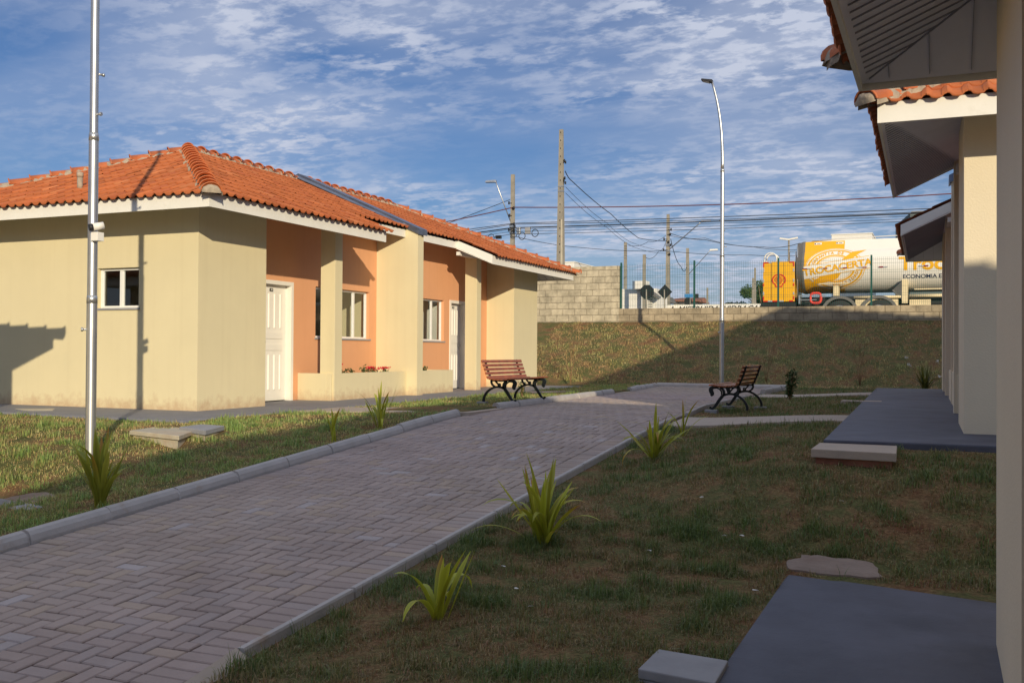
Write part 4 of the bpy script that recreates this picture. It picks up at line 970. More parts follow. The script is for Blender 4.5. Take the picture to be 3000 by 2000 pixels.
for i, (x, z, lb) in enumerate(((-13.38, 7.30, 'cable coil left of the lamp pole beside the black box'), (-11.98, 7.48, 'cable coil nearest the lamp pole on its right'), (-11.50, 7.32, 'lowest cable coil between the two hanging boxes'), (-10.72, 7.45, 'cable coil right of the grey hanging box'))):
    m = MB(); m.tube([(math.cos(a_)*.19, .0, math.sin(a_)*.20) for a_ in np.linspace(0, 2*PI, 25)], .022, 6, cap=False); tag(m.build('cable_coil', MT['wirem'], None, loc=(x, 39.25, z)), lb, 'cable coil', 'coils hanging on the cables')

# ---------------------------------------------------------------- street side things
def trunk_sign(x, y, zc_, label, shape):
    t = empty('road_sign', (x, y, 1.78)); tag(t, label, 'road sign'); m = MB()
    r_ = .37; n = 8 if shape == 'octagon' else 4; off = PI/8 if n == 8 else 0
    m.extr([(math.cos(off+2*PI*k/n)*r_, 0, zc_-1.78+math.sin(off+2*PI*k/n)*r_) for k in range(n)], (0, .01, 0)); m.build('plate', MT['dark'], t)
    m = MB(); m.tube([(.02, -.05, 0), (-.02, -.05, zc_-1.78+.12)], .035, 8); m.build('post', MT['polec'], t)
trunk_sign(-3.45, 36, 3.88, 'back of an octagonal stop sign behind the fence', 'octagon')
trunk_sign(-2.55, 36, 3.86, 'back of a diamond shaped road sign right of the octagonal one', 'diamond')
k = empty('kiosk', (-5.6, 42, 1.78)); tag(k, 'white street kiosk with a slanting canopy behind the road signs', 'kiosk')
m = MB(); m.box(-1.10, 1.0, 0, 2.4, 0, 2.66); m.build('body', MT['white'], k)
m = MB(); m.box(-.15, .62, -.7, 0, 2.62, 3.05); m.build('fascia_panel', MT['fascia'], k)
m = MB(); m.hexa([(.40, -.75, 2.66), (.62, -.75, 2.66), (1.32, -.5, 2.05), (1.25, -.5, 2.0), (.0, -.1, 2.62), (.62, -.1, 2.70), (1.32, -.1, 2.18), (1.25, -.1, 2.1)]); m.build('canopy', MT['fender'], k)
m = MB()
for zz in np.arange(1.0, 2.2, .09): m.box(.55, .80, -.02, .0, zz, zz+.04)
m.build('louvre', MT['fender'], k)
m = MB(); m.box(.30, .44, -.5, -.36, 0, 2.62); m.build('canopy_post', MT['white'], k)
# white advertising wall with slanted lettering
w_ = empty('painted_wall', (-3.6, 45, 1.78)); tag(w_, 'long low white wall with slanted black lettering beyond the fence', 'wall')
m = MB(); m.box(-2.0, 7.0, 0, .15, 0, 1.90); m.build('panel', MT['white'], w_)
rotx = Matrix.Rotation(PI/2, 4, 'X')
text_mesh('DE  A. MISTRUIDA  VIDRAÇARIA', .46, 'lettering', MT['dark'], w_, Matrix.Translation((-1.9, -.01, 1.62)) @ rotx, .003, 'LEFT', .35, .006)
def flatroof(name, x, y, w_, d_, z1, label, mt='white', roof=None, cat='building', windows=0):
    t = empty(name, (x, y, 1.78)); tag(t, label, cat)
    m = MB(); m.box(-w_/2, w_/2, 0, d_, 0, z1-1.78); m.build('wall', MT[mt], t)
    m = MB()
    if roof: m.hexa([(-w_/2-.6, -.6, z1-1.80), (w_/2+.5, -.6, z1-1.83), (w_/2+.5, d_+.4, z1-1.83), (-w_/2-.6, d_+.4, z1-1.80), (-w_/2-.6, -.6, z1-1.72), (w_/2+.5, -.6, z1-1.76), (w_/2+.2, d_, z1-1.35), (-w_/2-.2, d_, z1-1.35)]); m.build('roof', MT[roof], t)
    else: m.box(-w_/2-.04, w_/2+.04, -.04, d_+.04, z1-1.78, z1-1.72); m.build('roof', MT['fascia'], t)
    return t
flatroof('small_house', -7.9, 62, 1.5, 3, 4.78, 'small cream building with a thin brown roof right of the central pole', 'fascia', 'redconc', 'building')
flatroof('canopy_shed', -9.6, 58, 1.8, 3, 4.60, 'low dark roofed shed between the kiosk and the central pole', 'fender', 'fender', 'shed')
flatroof('white_block', at(1640, 765, 46).x, 46, 1.9, 4, 6.42, 'white flat roofed block peeping over the tall wall behind the thick pole')
flatroof('white_block', (at(2437, 690, 50).x+at(2554, 685, 50).x)/2, 50, 2.25, 4, 7.92, 'white flat roofed block rising behind the tanker')
db = empty('grey_building', (9.6, 45, 1.78)); tag(db, 'dark grey green building with a sloping front behind the tanker', 'building')
m = MB(); m.hexa([(-2.0, 0, 0), (-1.25, -1.2, 0), (5, -1.2, 0), (5, 3, 0), (-2.0, 0, 5.92), (-1.25, -1.2, 6.42), (5, -1.2, 6.42), (5, 3, 5.92)]); m.build('wall', mat('slate_cladding', (.13, .16, .16), .6, .06), db)
m = MB(); m.box(-1.2, 5.05, -1.24, -.9, 6.425, 6.50); m.build('roof', MT['concg'], db)
# twin-headed lamp
t = empty('street_lamp', (.04, 60, 1.78)); tag(t, 'far twin headed street lamp left of the tanker', 'street lamp')
m = MB(); m.tube([(0, 0, 0), (0, 0, 7.1)], [.10, .06], 8); m.build('pole', MT['polec'], t)
for s_ in (-1, 1): m = MB(); m.hexa([(0, -.1, 7.05), (s_*.62, -.1, 7.15), (s_*.62, .1, 7.15), (0, .1, 7.05), (0, -.1, 7.16), (s_*.6, -.1, 7.26), (s_*.6, .1, 7.26), (0, .1, 7.16)]); m.build('lamp_head', MT['white'], t)
# blue flag sign right of the central pole
t = empty('road_sign', (at(2022, 870, 58).x, 58, 1.78)); tag(t, 'small blue and black road sign on the brown pole', 'road sign')
m = MB(); m.tube([(0, 0, 0), (0, 0, 3.0)], .03, 6); m.build('post', MT['polec'], t)
m = MB(); m.extr([(math.cos(a_)*.28-.15, 0, 2.75+math.sin(a_)*.33) for a_ in np.linspace(0, 2*PI, 13)[:-1]], (0, .02, 0)); m.box(.25, .6, 0, .02, 3.0, 3.3); m.build('plate', MT['dark'], t)
m = MB(); m.box(-.4, .2, -.01, .01, 3.05, 3.3); m.build('blue_plate', mat('sign_blue', (.06, .25, .55), .5), t)
# distant trees
def tree(x, y, z, h, rad, label, seed, n=2600, squash=.75, leaf=.16, group='distant trees', name='distant_tree'):
    rr = random.Random(seed); t = empty(name, (x, y, z)); tag(t, label, 'tree', group)
    m = MB(); m.tube([(0, 0, 0), (.05, 0, h*.35), (0, 0, h*.6)], [.16, .12, .06], 7)
    for k in range(7):
        az = rr.uniform(0, 2*PI); m.tube([(0, 0, h*.3), (math.cos(az)*rad*.4, math.sin(az)*rad*.4, h*.55), (math.cos(az)*rad*.75, math.sin(az)*rad*.75, h*rr.uniform(.6, .85))], [.06, .04, .015], 5)
    m.build('trunk', MT['stemm'], t)
    l = MB(); cl_ = [(Vector((rr.gauss(0, rad*.5), rr.gauss(0, rad*.4), h*.62+rr.gauss(0, rad*.28))), rad*rr.uniform(.22, .45)) for _ in range(16)]
    for i in range(n):
        c_, r_ = rr.choice(cl_); q = Vector((rr.gauss(0, 1), rr.gauss(0, 1), rr.gauss(0, 1))).normalized()*r_*rr.random()**.4; q.z *= squash
        p = c_+q; d = Vector((rr.gauss(0, 1), rr.gauss(0, 1), rr.gauss(0, 1))).normalized(); s_ = d.orthogonal().normalized(); L_ = leaf*rr.uniform(.6, 1.3)
        l.add([p-d*L_*.5, p+s_*L_*.3, p+d*L_*.5, p-s_*L_*.3], [(0, 1, 2, 3)])
    l.build('crown', MT['leaf'], t, fix=False)
tree(-3.5, 71, 3.0, 3.9, 2.0, 'big dark bushy tree behind the fence left of the tanker', 5, 5200)
tree(-5.95, 72, 3.0, 2.7, .95, 'small round distant tree right behind the silver lamp post', 8, 1800)
tree(-8.8, 69, 3.0, 2.3, .8, 'small distant tree touching the central pole', 9, 1200)
# parked things far behind: low sheds
for i, (px0, px1, y0_, y1_, u, lb) in enumerate(((2118, 2172, 890, 903, 64, 'far white trailer with dark windows behind the silver lamp post'), (2180, 2228, 896, 903, 64, 'far low white wall under the dark tree'))):
    a_, b_ = at(px0, y0_, u), at(px1, y0_, u); z1 = a_.z; t = empty('far_shed', ((a_.x+b_.x)/2, u, 1.78)); tag(t, lb, 'shed')
    ww = (b_.x-a_.x)/2; m = MB(); m.box(-ww, ww, 0, 2, 0, z1-1.78); m.build('wall', MT['white'], t)
    m = MB(); m.box(-ww*.6, ww*.7, -.02, 0, z1-1.78-.32, z1-1.78-.15); m.build('window', MT['dark'], t)

# ---------------------------------------------------------------- tanker
T = empty('tanker_truck', (9.5, 25.0, 1.78)); tag(T, 'yellow and white fuel tanker parked behind the mesh fence', 'tanker')
TX, TY, TZ = 9.5, 25.0, 1.78
TV0, TV1 = 5.42, 14.2; zc_, bz, ay = 3.84, .84, 1.05
def ysurf(z):
    if z > 4.44: return 24.27+(z-4.44)*.45
    q = max(0., 1-((z-zc_)/bz)**2); return 25-ay*math.sqrt(q)
def tprof():      # section (y, z) near side bottom to top then mirrored
    zs = [zc_-bz*math.cos(a_) for a_ in np.linspace(0, PI/2+.79, 22)]; zs = [z for z in zs if z < 4.43]+[4.44, 4.47, 4.77]
    near = [(ysurf(z), z) for z in zs]; return near+[(50-y, z) for y, z in reversed(near)]
pr = tprof(); npf = len(pr)
def tank_part(name, v0, v1, mt, caps_=(False, False), half=None):
    m = MB(); vs = [(v-TX, y-TY, z-TZ) for v in (v0, v1) for y, z in pr]
    m.add(vs, [(i, (i+1) % npf, npf+(i+1) % npf, npf+i) for i in range(npf)], None, False)
    for k, c_ in enumerate(caps_):
        if c_: m.f.append(tuple(range(k*npf, (k+1)*npf))); m.sm.append(False)
    return m.build(name, mt, T)
tank = tank_part('tank', 6.78, TV1, MT['truckwhite'], (False, True))
ty = tank_part('tank_rear_section', TV0, 6.78, MT['truckyellow'], (True, False)); ty['label'] = 'yellow painted rear section of the tank'
m = MB()       # dark end rim
vs = []
for v, k in ((5.20, .93), (5.41, 1.012), (5.48, 1.012)):
    for y, z in pr: vs.append((v-TX, (y-25)*k+25-TY, (z-zc_)*k+zc_-TZ))
m.add(vs, [(r_*npf+i, r_*npf+(i+1) % npf, (r_+1)*npf+(i+1) % npf, (r_+1)*npf+i) for r_ in (0, 1) for i in range(npf)]+[tuple(range(npf))]); m.build('end_rim', MT['fender'], T)
def on_tank(me, lift=.006):    # lay flat artwork (x along tank, z up) on the curved side
    bm = bmesh.new(); bm.from_mesh(me)
    z = min(v.co.z for v in bm.verts); z1 = max(v.co.z for v in bm.verts); k = z+.05
    while k < z1: bmesh.ops.bisect_plane(bm, geom=bm.verts[:]+bm.edges[:]+bm.faces[:], plane_co=(0, 0, k), plane_no=(0, 0, 1)); k += .05
    for v in bm.verts: v.co = Vector((v.co.x-TX, ysurf(v.co.z)-lift-TY+v.co.y, v.co.z-TZ))
    bm.to_mesh(me); bm.free()
def art(name, polys, mt, lift, parent=None):
    m = MB()
    for p in polys: m.add([(x, 0, z) for x, z in p], [tuple(range(len(p)))])
    o = m.build(name, MT[mt], parent or ty, fix=False); on_tank(o.data, lift); return o
CX, CZ = 6.50, 3.80
def ell(r, a0, a1, n=50): return [(CX+.98*r*math.cos(a_), CZ+.70*r*math.sin(a_)) for a_ in np.linspace(a0, a1, n)]
def ringq(r0, r1, a0=0, a1=2*PI, n=60):
    a_ = ell(r0, a0, a1, n); b_ = ell(r1, a0, a1, n); return [[a_[i], a_[i+1], b_[i+1], b_[i]] for i in range(n-1)]
SK = math.tan(R(8.5))
def band(x0, x1, z0, z1): return [(x0, CZ+z0+(x0-CX)*SK), (x1, CZ+z0+(x1-CX)*SK), (x1, CZ+z1+(x1-CX)*SK), (x0, CZ+z1+(x0-CX)*SK)]
emb = art('emblem_disc', [[(CX, CZ), *ell(1.0, k*PI/24, (k+1)*PI/24, 2)] for k in range(48)], 'truckwhite', .006)
[art('emblem_ring', ringq(*q_), 'truckyellow', .011, emb) for q_ in ((.965, .985), (.86, .925), (.60, .67), (.555, .57))]
chk = [(7.50, 4.42), (7.05, 4.36), (6.82, 4.18), (6.60, 3.95), (6.34, 3.60), (6.10, 3.55), (5.85, 3.45), (5.72, 3.28), (6.0, 3.30), (6.42, 3.38), (6.58, 3.46), (6.85, 3.85), (7.05, 4.10), (7.22, 4.26)]
art('tick_mark', [[chk[0], chk[1], chk[13]], [chk[1], chk[2], chk[12], chk[13]], [chk[2], chk[3], chk[11], chk[12]], [chk[3], chk[4], chk[10], chk[11]], [chk[4], chk[5], chk[9], chk[10]], [chk[5], chk[6], chk[8], chk[9]], [chk[6], chk[7], chk[8]]], 'truckyellow', .016, emb)
art('emblem_band', [band(5.47, 7.62, -.20, .24)], 'truckwhite', .021, emb)
art('band_edge', [band(5.47, 7.60, .225, .240), band(5.80, 7.62, -.200, -.185)], 'truckyellow', .026, emb)
def tank_text(body, size, x, z, mt, ang=0, sx_=1, bold=.0, align='CENTER', lift=.03, name='lettering', parent=None):
    o = text_mesh(body, size, name, MT[mt], parent or emb, Matrix.Translation((x, 0, z)) @ Matrix.Rotation(PI/2, 4, 'X') @ Matrix.Rotation(ang, 4, 'Z') @ Matrix.Diagonal((sx_, 1, 1, 1)), .001, align, 0, bold)
    on_tank(o.data, lift); return o
tank_text('TROCACERTA', .315, 6.57, CZ+.015, 'truckyellow', R(8.5), 1.10, .011)
def arc_text(s_, r_, a0, a1, size, inward=True):
    n = len(s_); me_all = []
    for i, ch in enumerate(s_):
        if ch == ' ': continue
        a_ = lerp(a0, a1, i/(n-1)); x = CX+.98*r_*math.cos(a_); z = CZ+.70*r_*math.sin(a_)
        tx, tz = -.98*math.sin(a_), .70*math.cos(a_); ang = math.atan2(tz, tx)+(PI if inward else 0)
        yield ch, x, z, ang
def merge_text(items, size, mt, name, lift=.02, bold=.004):
    bm = bmesh.new()
    for ch, x, z, ang in items:
        o = text_mesh(ch, size, 'ch', MT[mt], None, Matrix.Translation((x, 0, z)) @ Matrix.Rotation(PI/2, 4, 'X') @ Matrix.Rotation(ang, 4, 'Z'), .001, 'CENTER', 0, bold)
        bm.from_mesh(o.data); d = o.data; bpy.data.objects.remove(o); bpy.data.meshes.remove(d)
    me = bpy.data.meshes.new(name); bm.to_mesh(me); bm.free(); me.materials.append(MT[mt]); on_tank(me, lift)
    o = bpy.data.objects.new(name, me); C.objects.link(o); o.parent = emb
merge_text(arc_text('GARANTIA DE', .765, R(158), R(72), .13), .135, 'truckyellow', 'arc_lettering')
merge_text(arc_text('QUALIDADE', .765, R(-92), R(-8), .13, False), .135, 'truckyellow', 'arc_lettering')
tank_text('Troca', .62, 8.52, 3.87, 'truckyellow', 0, 1.12, .016, 'LEFT', .006, parent=tank)
tank_text('ECONOMIA E', .175, 8.64, 3.46, 'navy', 0, 1.12, .002, 'LEFT', .006, parent=tank)
for x in (5.45, 5.98, 6.62, 7.24, 7.90, 9.15):
    sw = x in (5.45, 7.90)
    q = lambda a_, b_: [(a_, 3.775), (b_, 3.775), (b_, 3.815), (a_, 3.815)]
    par = ty if x < 6.7 else tank
    art('reflector', [q(x+(0 if sw else .14), x+(.14 if sw else .28))], 'maroon', .036, par); art('reflector', [q(x+(.141 if sw else 0), x+(.28 if sw else .139))], 'silver', .036, par)
for x in (5.78, 6.50):
    p_ = art('placard', [[(x, 4.66), (x+.24, 4.66), (x+.24, 4.73), (x, 4.73)]], 'truckwhite', .008)
    art('placard_mark', [[(x+.03+.022*math.cos(a_), 4.695+.022*math.sin(a_)) for a_ in np.linspace(0, 2*PI, 9)[:-1]], [(x+.09, 4.685), (x+.2, 4.685), (x+.2, 4.70), (x+.09, 4.70)]], 'dark', .012, p_)
B = lambda m, a_, b_, c_, d_, e_, f_: m.box(a_-TX, b_-TX, c_-TY, d_-TY, e_-TZ, f_-TZ)
m = MB(); B(m, 5.65, TV1-.2, 24.5, 25.5, 4.77, 4.80); m.tube([(x-TX, 24.45-TY, z-TZ) for x, z in ((5.7, 4.80), (6.9, 4.86), (9.0, 4.89), (13.5, 4.92))], .015, 6); m.build('walkway_rail', MT['truckwhite'], T)
# rear cabinet
cb = MB(); B(cb, 4.09, 5.16, 24.0, 26.0, 2.69, 4.08); cab = cb.build('rear_cabinet', MT['truckyellow'], T, bevel=.01)
m = MB()
for x in (4.38, 4.80): B(m, x-.006, x+.006, 23.992, 24.0, 2.72, 4.06)
m.build('door_seam', MT['dark'], cab)
ed = [('h', 4.11, 4.28, 4.05), ('h', 4.98, 5.14, 4.05), ('h', 4.11, 4.26, 2.71), ('h', 4.42, 4.60, 2.71), ('h', 4.98, 5.12, 2.71), ('v', 4.11, 3.88, 4.05), ('v', 4.11, 3.22, 3.34), ('v', 4.11, 2.73, 2.90), ('v', 5.13, 3.88, 4.05), ('v', 5.13, 3.20, 3.34), ('v', 5.13, 2.73, 2.90)]
ew = [('h', 4.28, 4.38, 4.05), ('h', 4.26, 4.42, 2.71), ('h', 4.60, 4.80, 2.71), ('v', 4.11, 3.70, 3.88), ('v', 4.11, 3.34, 3.50), ('v', 4.11, 2.90, 3.06), ('v', 5.13, 3.70, 3.86), ('v', 5.13, 3.34, 3.5), ('v', 5.13, 2.90, 3.04)]
for lst, mt in ((ed, 'maroon'), (ew, 'silver')):
    for k, a_, b_, c_ in lst:
        m = MB()
        if k == 'h': B(m, a_, b_-.002, 23.988, 23.998, c_-.022, c_+.022)
        else: B(m, a_-.022, a_+.022, 23.986, 23.996, b_+.024, c_-.024)
        m.build('reflector', MT['truckred' if mt == 'maroon' else mt], cab)
# scallop shell badge
sx0, sz0, sr = 4.635, 3.42, .235
out_ = [(-.50, -.95), (-.58, -.55), (-.92, -.36), (-1.02, .02)]+[(1.02*math.cos(a_), .05+.95*math.sin(a_)) for a_ in np.linspace(PI*.97, PI*.03, 15)]+[(1.02, .02), (.92, -.36), (.58, -.55), (.50, -.95)]
m = MB(); inn = [(x*.82, (z+.05)*.82-.03) for x, z in out_]; n = len(out_)
for i in range(n):
    j = (i+1) % n; m.add([(sx0+sr*p[0]-TX, y-TY, sz0+sr*p[1]-TZ) for y in (23.985, 23.999) for p in (out_[i], out_[j], inn[j], inn[i])], [(0, 1, 2, 3), (4, 5, 6, 7), (0, 1, 5, 4), (1, 2, 6, 5), (2, 3, 7, 6), (3, 0, 4, 7)])
for a_ in np.linspace(-1.12, 1.12, 8):
    b0 = (math.sin(a_*.35)*.5, -.62+.0); b1 = (math.sin(a_)*.72, math.cos(a_)*.82-.08); w0, w1 = .01, .032
    dx_, dz_ = b1[0]-b0[0], b1[1]-b0[1]; l_ = math.hypot(dx_, dz_); px_, pz_ = -dz_/l_, dx_/l_
    q = [(b0[0]+px_*w0, b0[1]+pz_*w0), (b0[0]-px_*w0, b0[1]-pz_*w0), (b1[0]-px_*w1, b1[1]-pz_*w1), (b1[0]+px_*w1, b1[1]+pz_*w1)]
    m.add([(sx0+sr*p[0]-TX, 23.982-TY, sz0+sr*p[1]-TZ) for p in q], [(0, 1, 2, 3)])
m.build('shell_badge', MT['truckred'], cab, fix=False)
for yy in (24.05, 24.5):
    m = MB(); m.tube([(4.13-TX, yy-TY, 4.05-TZ), (4.13-TX, yy-TY, 4.20-TZ)]+[(4.34+.21*math.cos(a_)-TX, yy-TY, 4.20+.20*math.sin(a_)-TZ) for a_ in np.linspace(PI, 0, 11)]+[(4.55-TX, yy-TY, 4.05-TZ)], .022, 8); m.build('grab_hoop', MT['truckwhite'], T)
m = MB(); m.tube([(4.96-TX, 24.2-TY, 4.05-TZ), (4.96-TX, 24.2-TY, 4.42-TZ), (5.18-TX, 24.2-TY, 4.44-TZ), (5.18-TX, 24.2-TY, 3.6-TZ)], .02, 6); m.tube([(5.24-TX, 24.15-TY, 4.6-TZ), (5.24-TX, 24.15-TY, 2.7-TZ)], .025, 6); m.build('ladder', MT['galv'], T)
# chassis and running gear
m = MB(); B(m, 4.0, TV1, 24.35, 24.5, 2.55, 2.85); B(m, 4.0, TV1, 25.5, 25.65, 2.55, 2.85); B(m, 4.1, TV1, 24.5, 25.5, 2.6, 2.75); B(m, 4.0, 5.2, 24.05, 25.9, 2.52, 2.67); m.build('chassis', MT['dark'], T)
for k, x in enumerate((6.65, 7.90)):
    for yy0, yy1 in ((23.98, 24.45), (25.55, 26.0)):
        m = MB(); aa = np.linspace(.12, PI-.12, 19)
        for i in range(18):
            p = [(x+r_*math.cos(a_)-TX, y-TY, 2.30+r_*math.sin(a_)*.92-TZ) for y in (yy0, yy1) for a_, r_ in ((aa[i], .60), (aa[i+1], .60), (aa[i+1], .50), (aa[i], .50))]
            m.add(p, [(0, 1, 2, 3), (4, 5, 6, 7), (0, 1, 5, 4), (2, 3, 7, 6)])
        m.build('mudguard', MT['fender'], T)
        m = MB(); ring = [(yy0+.02, .30), (yy0+.03, .44), (yy0+.07, .47), (yy1-.07, .47), (yy1-.03, .44), (yy1-.02, .30)]
        vs = [(x+r_*math.cos(2*PI*j/28)-TX, y-TY, 2.25+r_*math.sin(2*PI*j/28)-TZ) for y, r_ in ring for j in range(28)]
        m.add(vs, [(i*28+j, i*28+(j+1) % 28, (i+1)*28+(j+1) % 28, (i+1)*28+j) for i in range(5) for j in range(28)], None, True); wh = m.build('tyre', MT['tyre'], T)
        m = MB(); m.tube([(x-TX, yy0+.06-TY, 2.25-TZ), (x-TX, yy1-.06-TY, 2.25-TZ)], .30, 20); m.build('rim', MT['galv'], wh)
m = MB()      # red hose reel, rounded square ring
for (r_, w_) in ((.17, .045),):
    pts = [(5.87+r_*1.0*math.copysign(abs(math.cos(a_))**.6, math.cos(a_))-TX, 23.97-TY, 2.79+r_*1.0*math.copysign(abs(math.sin(a_))**.6, math.sin(a_))-TZ) for a_ in np.linspace(0, 2*PI, 25)]
    m.tube(pts, w_, 8, cap=False)
m.build('hose_reel', MT['coral'], T)
m = MB(); B(m, 5.3, 6.2, 23.93, 23.96, 2.86, 2.89); B(m, 5.3, 5.9, 23.93, 23.96, 2.72, 2.75); B(m, 5.3, 5.36, 23.94, 24.4, 2.6, 2.9); m.build('side_rail', MT['galv'], T)
m = MB(); B(m, 6.45, 6.62, 23.96, 24.3, 2.86, 3.20); m.build('locker', MT['cream'], T)
m = MB(); B(m, 5.98, 6.95, 23.93, 24.05, 3.26, 3.29); m.build('step', MT['cream'], T)
m = MB(); B(m, 8.62, 8.80, 24.0, 24.4, 2.58, 3.35); m.build('support_leg', MT['cream'], T)
m = MB(); m.hexa([(8.30-TX, 24.1-TY, 3.02-TZ), (8.62-TX, 24.0-TY, 2.7-TZ), (8.62-TX, 24.3-TY, 2.7-TZ), (8.30-TX, 24.3-TY, 3.0-TZ), (8.35-TX, 24.1-TY, 3.05-TZ), (8.62-TX, 24.0-TY, 3.32-TZ), (8.62-TX, 24.3-TY, 3.32-TZ), (8.35-TX, 24.3-TY, 3.05-TZ)]); m.build('bracket', MT['fender'], T)
m = MB(); m.tube([(8.85-TX, 24.02-TY, 2.82-TZ), (10.3-TX, 24.02-TY, 2.82-TZ)], .055, 10); m.build('discharge_pipe', MT['cream'], T)
m = MB(); m.tube([(7.1-TX, 24.05-TY, 2.80-TZ), (8.6-TX, 24.05-TY, 2.80-TZ)], .045, 8); B(m, 7.15, 8.5, 24.06, 24.3, 2.5, 2.72); B(m, 8.85, 9.5, 24.06, 24.3, 2.5, 2.7); m.build('pipe_guard', MT['cream'], T)
m = MB(); B(m, 9.0, 10.3, 24.0, 24.03, 3.02, 3.06); m.build('hose_tray', MT['cream'], T)
# cab of the lorry, hidden from here by the right-hand houses
m = MB(); B(m, 14.5, 16.4, 23.95, 26.05, 2.3, 4.9); cb = m.build('cab', MT['truckwhite'], T, bevel=.12)
m = MB(); B(m, 15.3, 16.2, 23.93, 23.95, 3.7, 4.5); m.build('side_window', MT['dark'], cb)
m = MB(); B(m, 14.1, 16.4, 24.4, 25.6, 2.1, 2.3); m.build('cab_frame', MT['dark'], T)
for yy0, yy1 in ((23.98, 24.35), (25.65, 26.0)):
    m = MB(); m.tube([(15.5-TX, yy0-TY, 2.25-TZ), (15.5-TX, yy1-TY, 2.25-TZ)], .47, 26); m.build('tyre', MT['tyre'], T)

# ---------------------------------------------------------------- grass
def grass():
    NB = []
    def region(x0, x1, u0, u1, dens, h, wd):
        n = int((x1-x0)*(u1-u0)*dens); return rng.uniform(x0, x1, n), rng.uniform(u0, u1, n), np.full(n, h), np.full(n, wd)
    rg = [region(6.7, 9.2, -11, -7.5, 7500, .036, .0042), region(6.7, 9.4, -7.5, -4.3, 6500, .038, .0048), region(6.7, 12, -5.4, -1.9, 3800, .038, .0058), region(6.4, 9.1, -2.4, 1, 3400, .036, .0065),
          region(-.6, 3.75, -8.5, -1.0, 3000, .036, .0065), region(-5, -.6, -6, -1.0, 1700, .034, .008), region(1.1, 3.9, -1.8, 13.3, 1500, .034, .009), region(6.2, 9.1, 1, 13.4, 1300, .034, .009), region(-2, 12, 13.2, 14.4, 700, .035, .011),
          region(-1.5, 10.5, 14, 18.7, 720, .045, .013)]
    x, u, h, w_ = [np.concatenate(c_) for c_ in zip(*rg)]
    l, r = XL(u), XR(u)
    bad = ((x > l-.125) & (x < r+.07) & (u < 13.3) & (u > -30))
    bad |= (x < 1.20) & (u > -1.16-.055*(x+7)) & (u < 14.2)
    bad |= (x > 8.86-.02*(u+2.4)) & (u > -2.42) & (u < 12.1)
    bad |= (x > 8.92) & (u < -5.02)
    bad |= (x < 1.5) & (u < -4.2) | (x < 1.78) & (u < -4.45)
    bad |= (x < 3.9) & (((u > .74) & (u < 1.98)) | ((u > 8.26) & (u < 9.45)))
    bad |= (x > 6.5) & (x < 9) & (((u > .42) & (u < 1.66)) | ((u > 8.3) & (u < 9.8)))
    bad |= (x > 8.84) & (x < 9.46) & (u > -3.02) & (u < -2.4)
    nb = np.array(NB_); bad |= (x > nb[:, 0].min()+.03) & (x < nb[:, 0].max()) & (u > nb[:, 1].min()) & (u < nb[:, 1].max()-.03)
    bad |= ((x-1.72)**2+(u+2.36)**2 < .28**2) | ((x-1.98)**2+(u+2.1)**2 < .25**2)
    bad |= ((x-9.2)/.33)**2+((u+4.80)/.22)**2 < 1
    for px_, py_, r_ in ((100, 1460, .22), (50, 1466, .2), (140, 1453, .14), (75, 1488, .15), (40, 1477, .2), (0, 1475, .3)):
        gx_, gy_ = on_ground(px_, py_); bad |= (x-gx_)**2+(u-gy_)**2 < r_**2
    keep = ~bad; x, u, h, w_ = x[keep], u[keep], h[keep], w_[keep]
    def fld(s_, o_): return np.array([noise.fractal(Vector((a_*s_, b_*s_, o_)), 1, 2, 3) for a_, b_ in zip(x, u)])
    f1 = fld(1.25, 2.); f2 = fld(4.2, 9.)
    p = f1*.75+f2*.75
    bare = (p < -.52) & (rng.random(len(x)) < .72); k2 = ~bare
    x, u, h, w_, p, f2 = x[k2], u[k2], h[k2], w_[k2], p[k2], f2[k2]
    n = len(x); z = G(x, u)
    z = z+np.array([noise.noise(Vector((a_*1.9, b_*1.9, 0)))*.018+noise.noise(Vector((a_*.5, b_*.5, 5)))*.03 for a_, b_ in zip(x, u)])*np.where((u > 14), 2.2, np.where((x < 1.3) | (x > 8.8), 0, .8))-.006
    az = rng.uniform(0, 2*PI, n); tilt = np.abs(rng.normal(.75, .45, n)); tilt = np.clip(tilt, .05, 1.45); L_ = h*rng.uniform(.5, 1.5, n)*np.clip(1+.7*p, .5, 1.7)*np.clip(1+1.1*f2, .55, 2.1)
    d1 = np.stack([np.cos(az)*np.sin(tilt*.5), np.sin(az)*np.sin(tilt*.5), np.cos(tilt*.5)], -1); t2 = np.clip(tilt*1.5, 0, 1.9)
    d2 = np.stack([np.cos(az)*np.sin(t2), np.sin(az)*np.sin(t2), np.cos(t2)], -1)
    sd_ = np.stack([-np.sin(az), np.cos(az), np.zeros(n)], -1)*w_[:, None]*.5
    b_ = np.stack([x, u, z], -1); mid = b_+d1*(L_*.5)[:, None]; tip = mid+d2*(L_*.55)[:, None]
    V = np.stack([b_-sd_, b_+sd_, mid+sd_*.8, mid-sd_*.8, tip], 1).reshape(-1, 3)
    i0 = (np.arange(n)*5)[:, None]; quad = (i0+np.array([[0, 1, 2, 3]])); tri = (i0+np.array([[3, 2, 4]]))
    me = bpy.data.meshes.new('grass'); me.vertices.add(n*5); me.vertices.foreach_set('co', V.ravel().astype(np.float32))
    loops = np.concatenate([quad, tri], 1).ravel(); me.loops.add(n*7); me.loops.foreach_set('vertex_index', loops.astype(np.int32))
    me.polygons.add(n*2); st = np.stack([np.arange(n)*7, np.arange(n)*7+4], 1).ravel(); me.polygons.foreach_set('loop_start', st.astype(np.int32))
    me.update(calc_edges=True)
    g = np.array([.095, .17, .045]); g2 = np.array([.20, .255, .07]); stw = np.array([.47, .36, .17]); rb = np.array([.33, .17, .095])
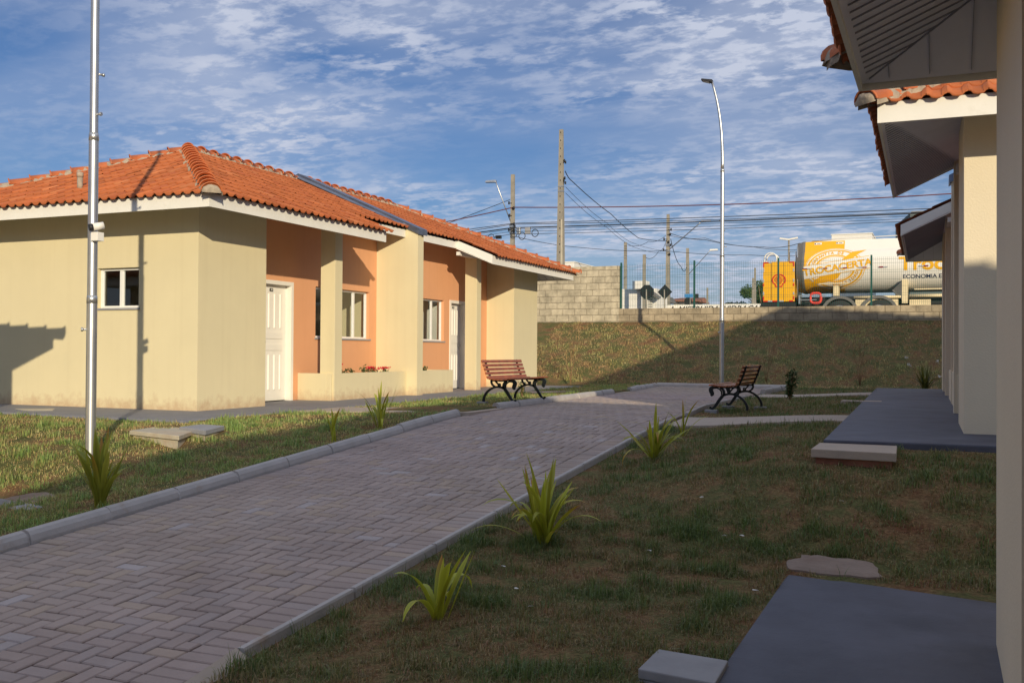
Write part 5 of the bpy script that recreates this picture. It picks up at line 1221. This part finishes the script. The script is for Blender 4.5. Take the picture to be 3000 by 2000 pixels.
    mixv = np.clip(np.where(x < 5, .36, .52)-np.where(x < 5, .9, 1.25)*p+rng.normal(0, .24, n), 0, 1)[:, None]
    gr = g+(g2-g)*rng.random((n, 1)); dr = stw+(rb-stw)*np.clip(rng.random((n, 1))*1.2-.2*f2[:, None], 0, 1)
    col = gr*(1-mixv)+dr*mixv
    onb = (u > 14.2)[:, None]; fb = fld2 = np.array([noise.fractal(Vector((a_*1.1+7, b_*2.2, 4.)), 1, 2, 4) for a_, b_ in zip(x, u)])[:, None]
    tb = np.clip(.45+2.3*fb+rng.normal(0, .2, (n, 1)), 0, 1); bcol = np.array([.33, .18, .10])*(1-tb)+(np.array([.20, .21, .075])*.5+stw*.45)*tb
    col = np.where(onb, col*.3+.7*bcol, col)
    col = col*np.where(u > 14.2, 1.95, np.where(x < 5, 1.7, .90))[:, None]  # sun and shade put into blade colour: left lawn lightened, right lawn darkened
    col = np.clip(col*rng.uniform(.7, 1.35, (n, 1)), 0, .8)
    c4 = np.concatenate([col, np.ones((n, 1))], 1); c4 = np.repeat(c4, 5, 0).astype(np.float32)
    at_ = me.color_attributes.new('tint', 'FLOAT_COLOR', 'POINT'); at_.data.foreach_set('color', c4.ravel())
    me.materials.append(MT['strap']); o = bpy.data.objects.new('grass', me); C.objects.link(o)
    tag(o, 'short matted lawn grass with straw coloured and bare patches', 'grass', kind='stuff'); print('blades', n)
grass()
# pale petals lying on the right lawn
for i, (px_, py_, nm) in enumerate(((1474, 1665, 'white petal on the lawn near the sparse strap plant'), (1903, 1619, 'white scrap in the middle of the right lawn'), (2172, 1574, 'white petal in the dark grass left of the pale patch'), (2466, 1474, 'white petal highest up in the dark grass'), (2122, 1574, 'white scrap just left of the pale patch'),
        (2055, 1462, 'white petal left of the reddish lidded box'), (2213, 1737, 'white petal beside the nearest sidewalk edge'), (1555, 1783, 'white petal low on the right lawn'), (1513, 1730, 'small pale scrap between two petals low on the lawn'))):
    x, u = on_ground(px_, py_, .02)
    rr = random.Random(i); m = MB(); pts = [(math.cos(a_)*.016*rr.uniform(.7, 1.3), math.sin(a_)*.009*rr.uniform(.7, 1.3), rr.uniform(0, .008)) for a_ in np.linspace(0, 2*PI, 8)[:-1]]
    m.extr(pts, (0, 0, .003)); tag(m.build('fallen_petal', MT['petal'], None, loc=(x, u, gz(x, u)+.03)), nm, 'petal', 'white petals on the lawn')
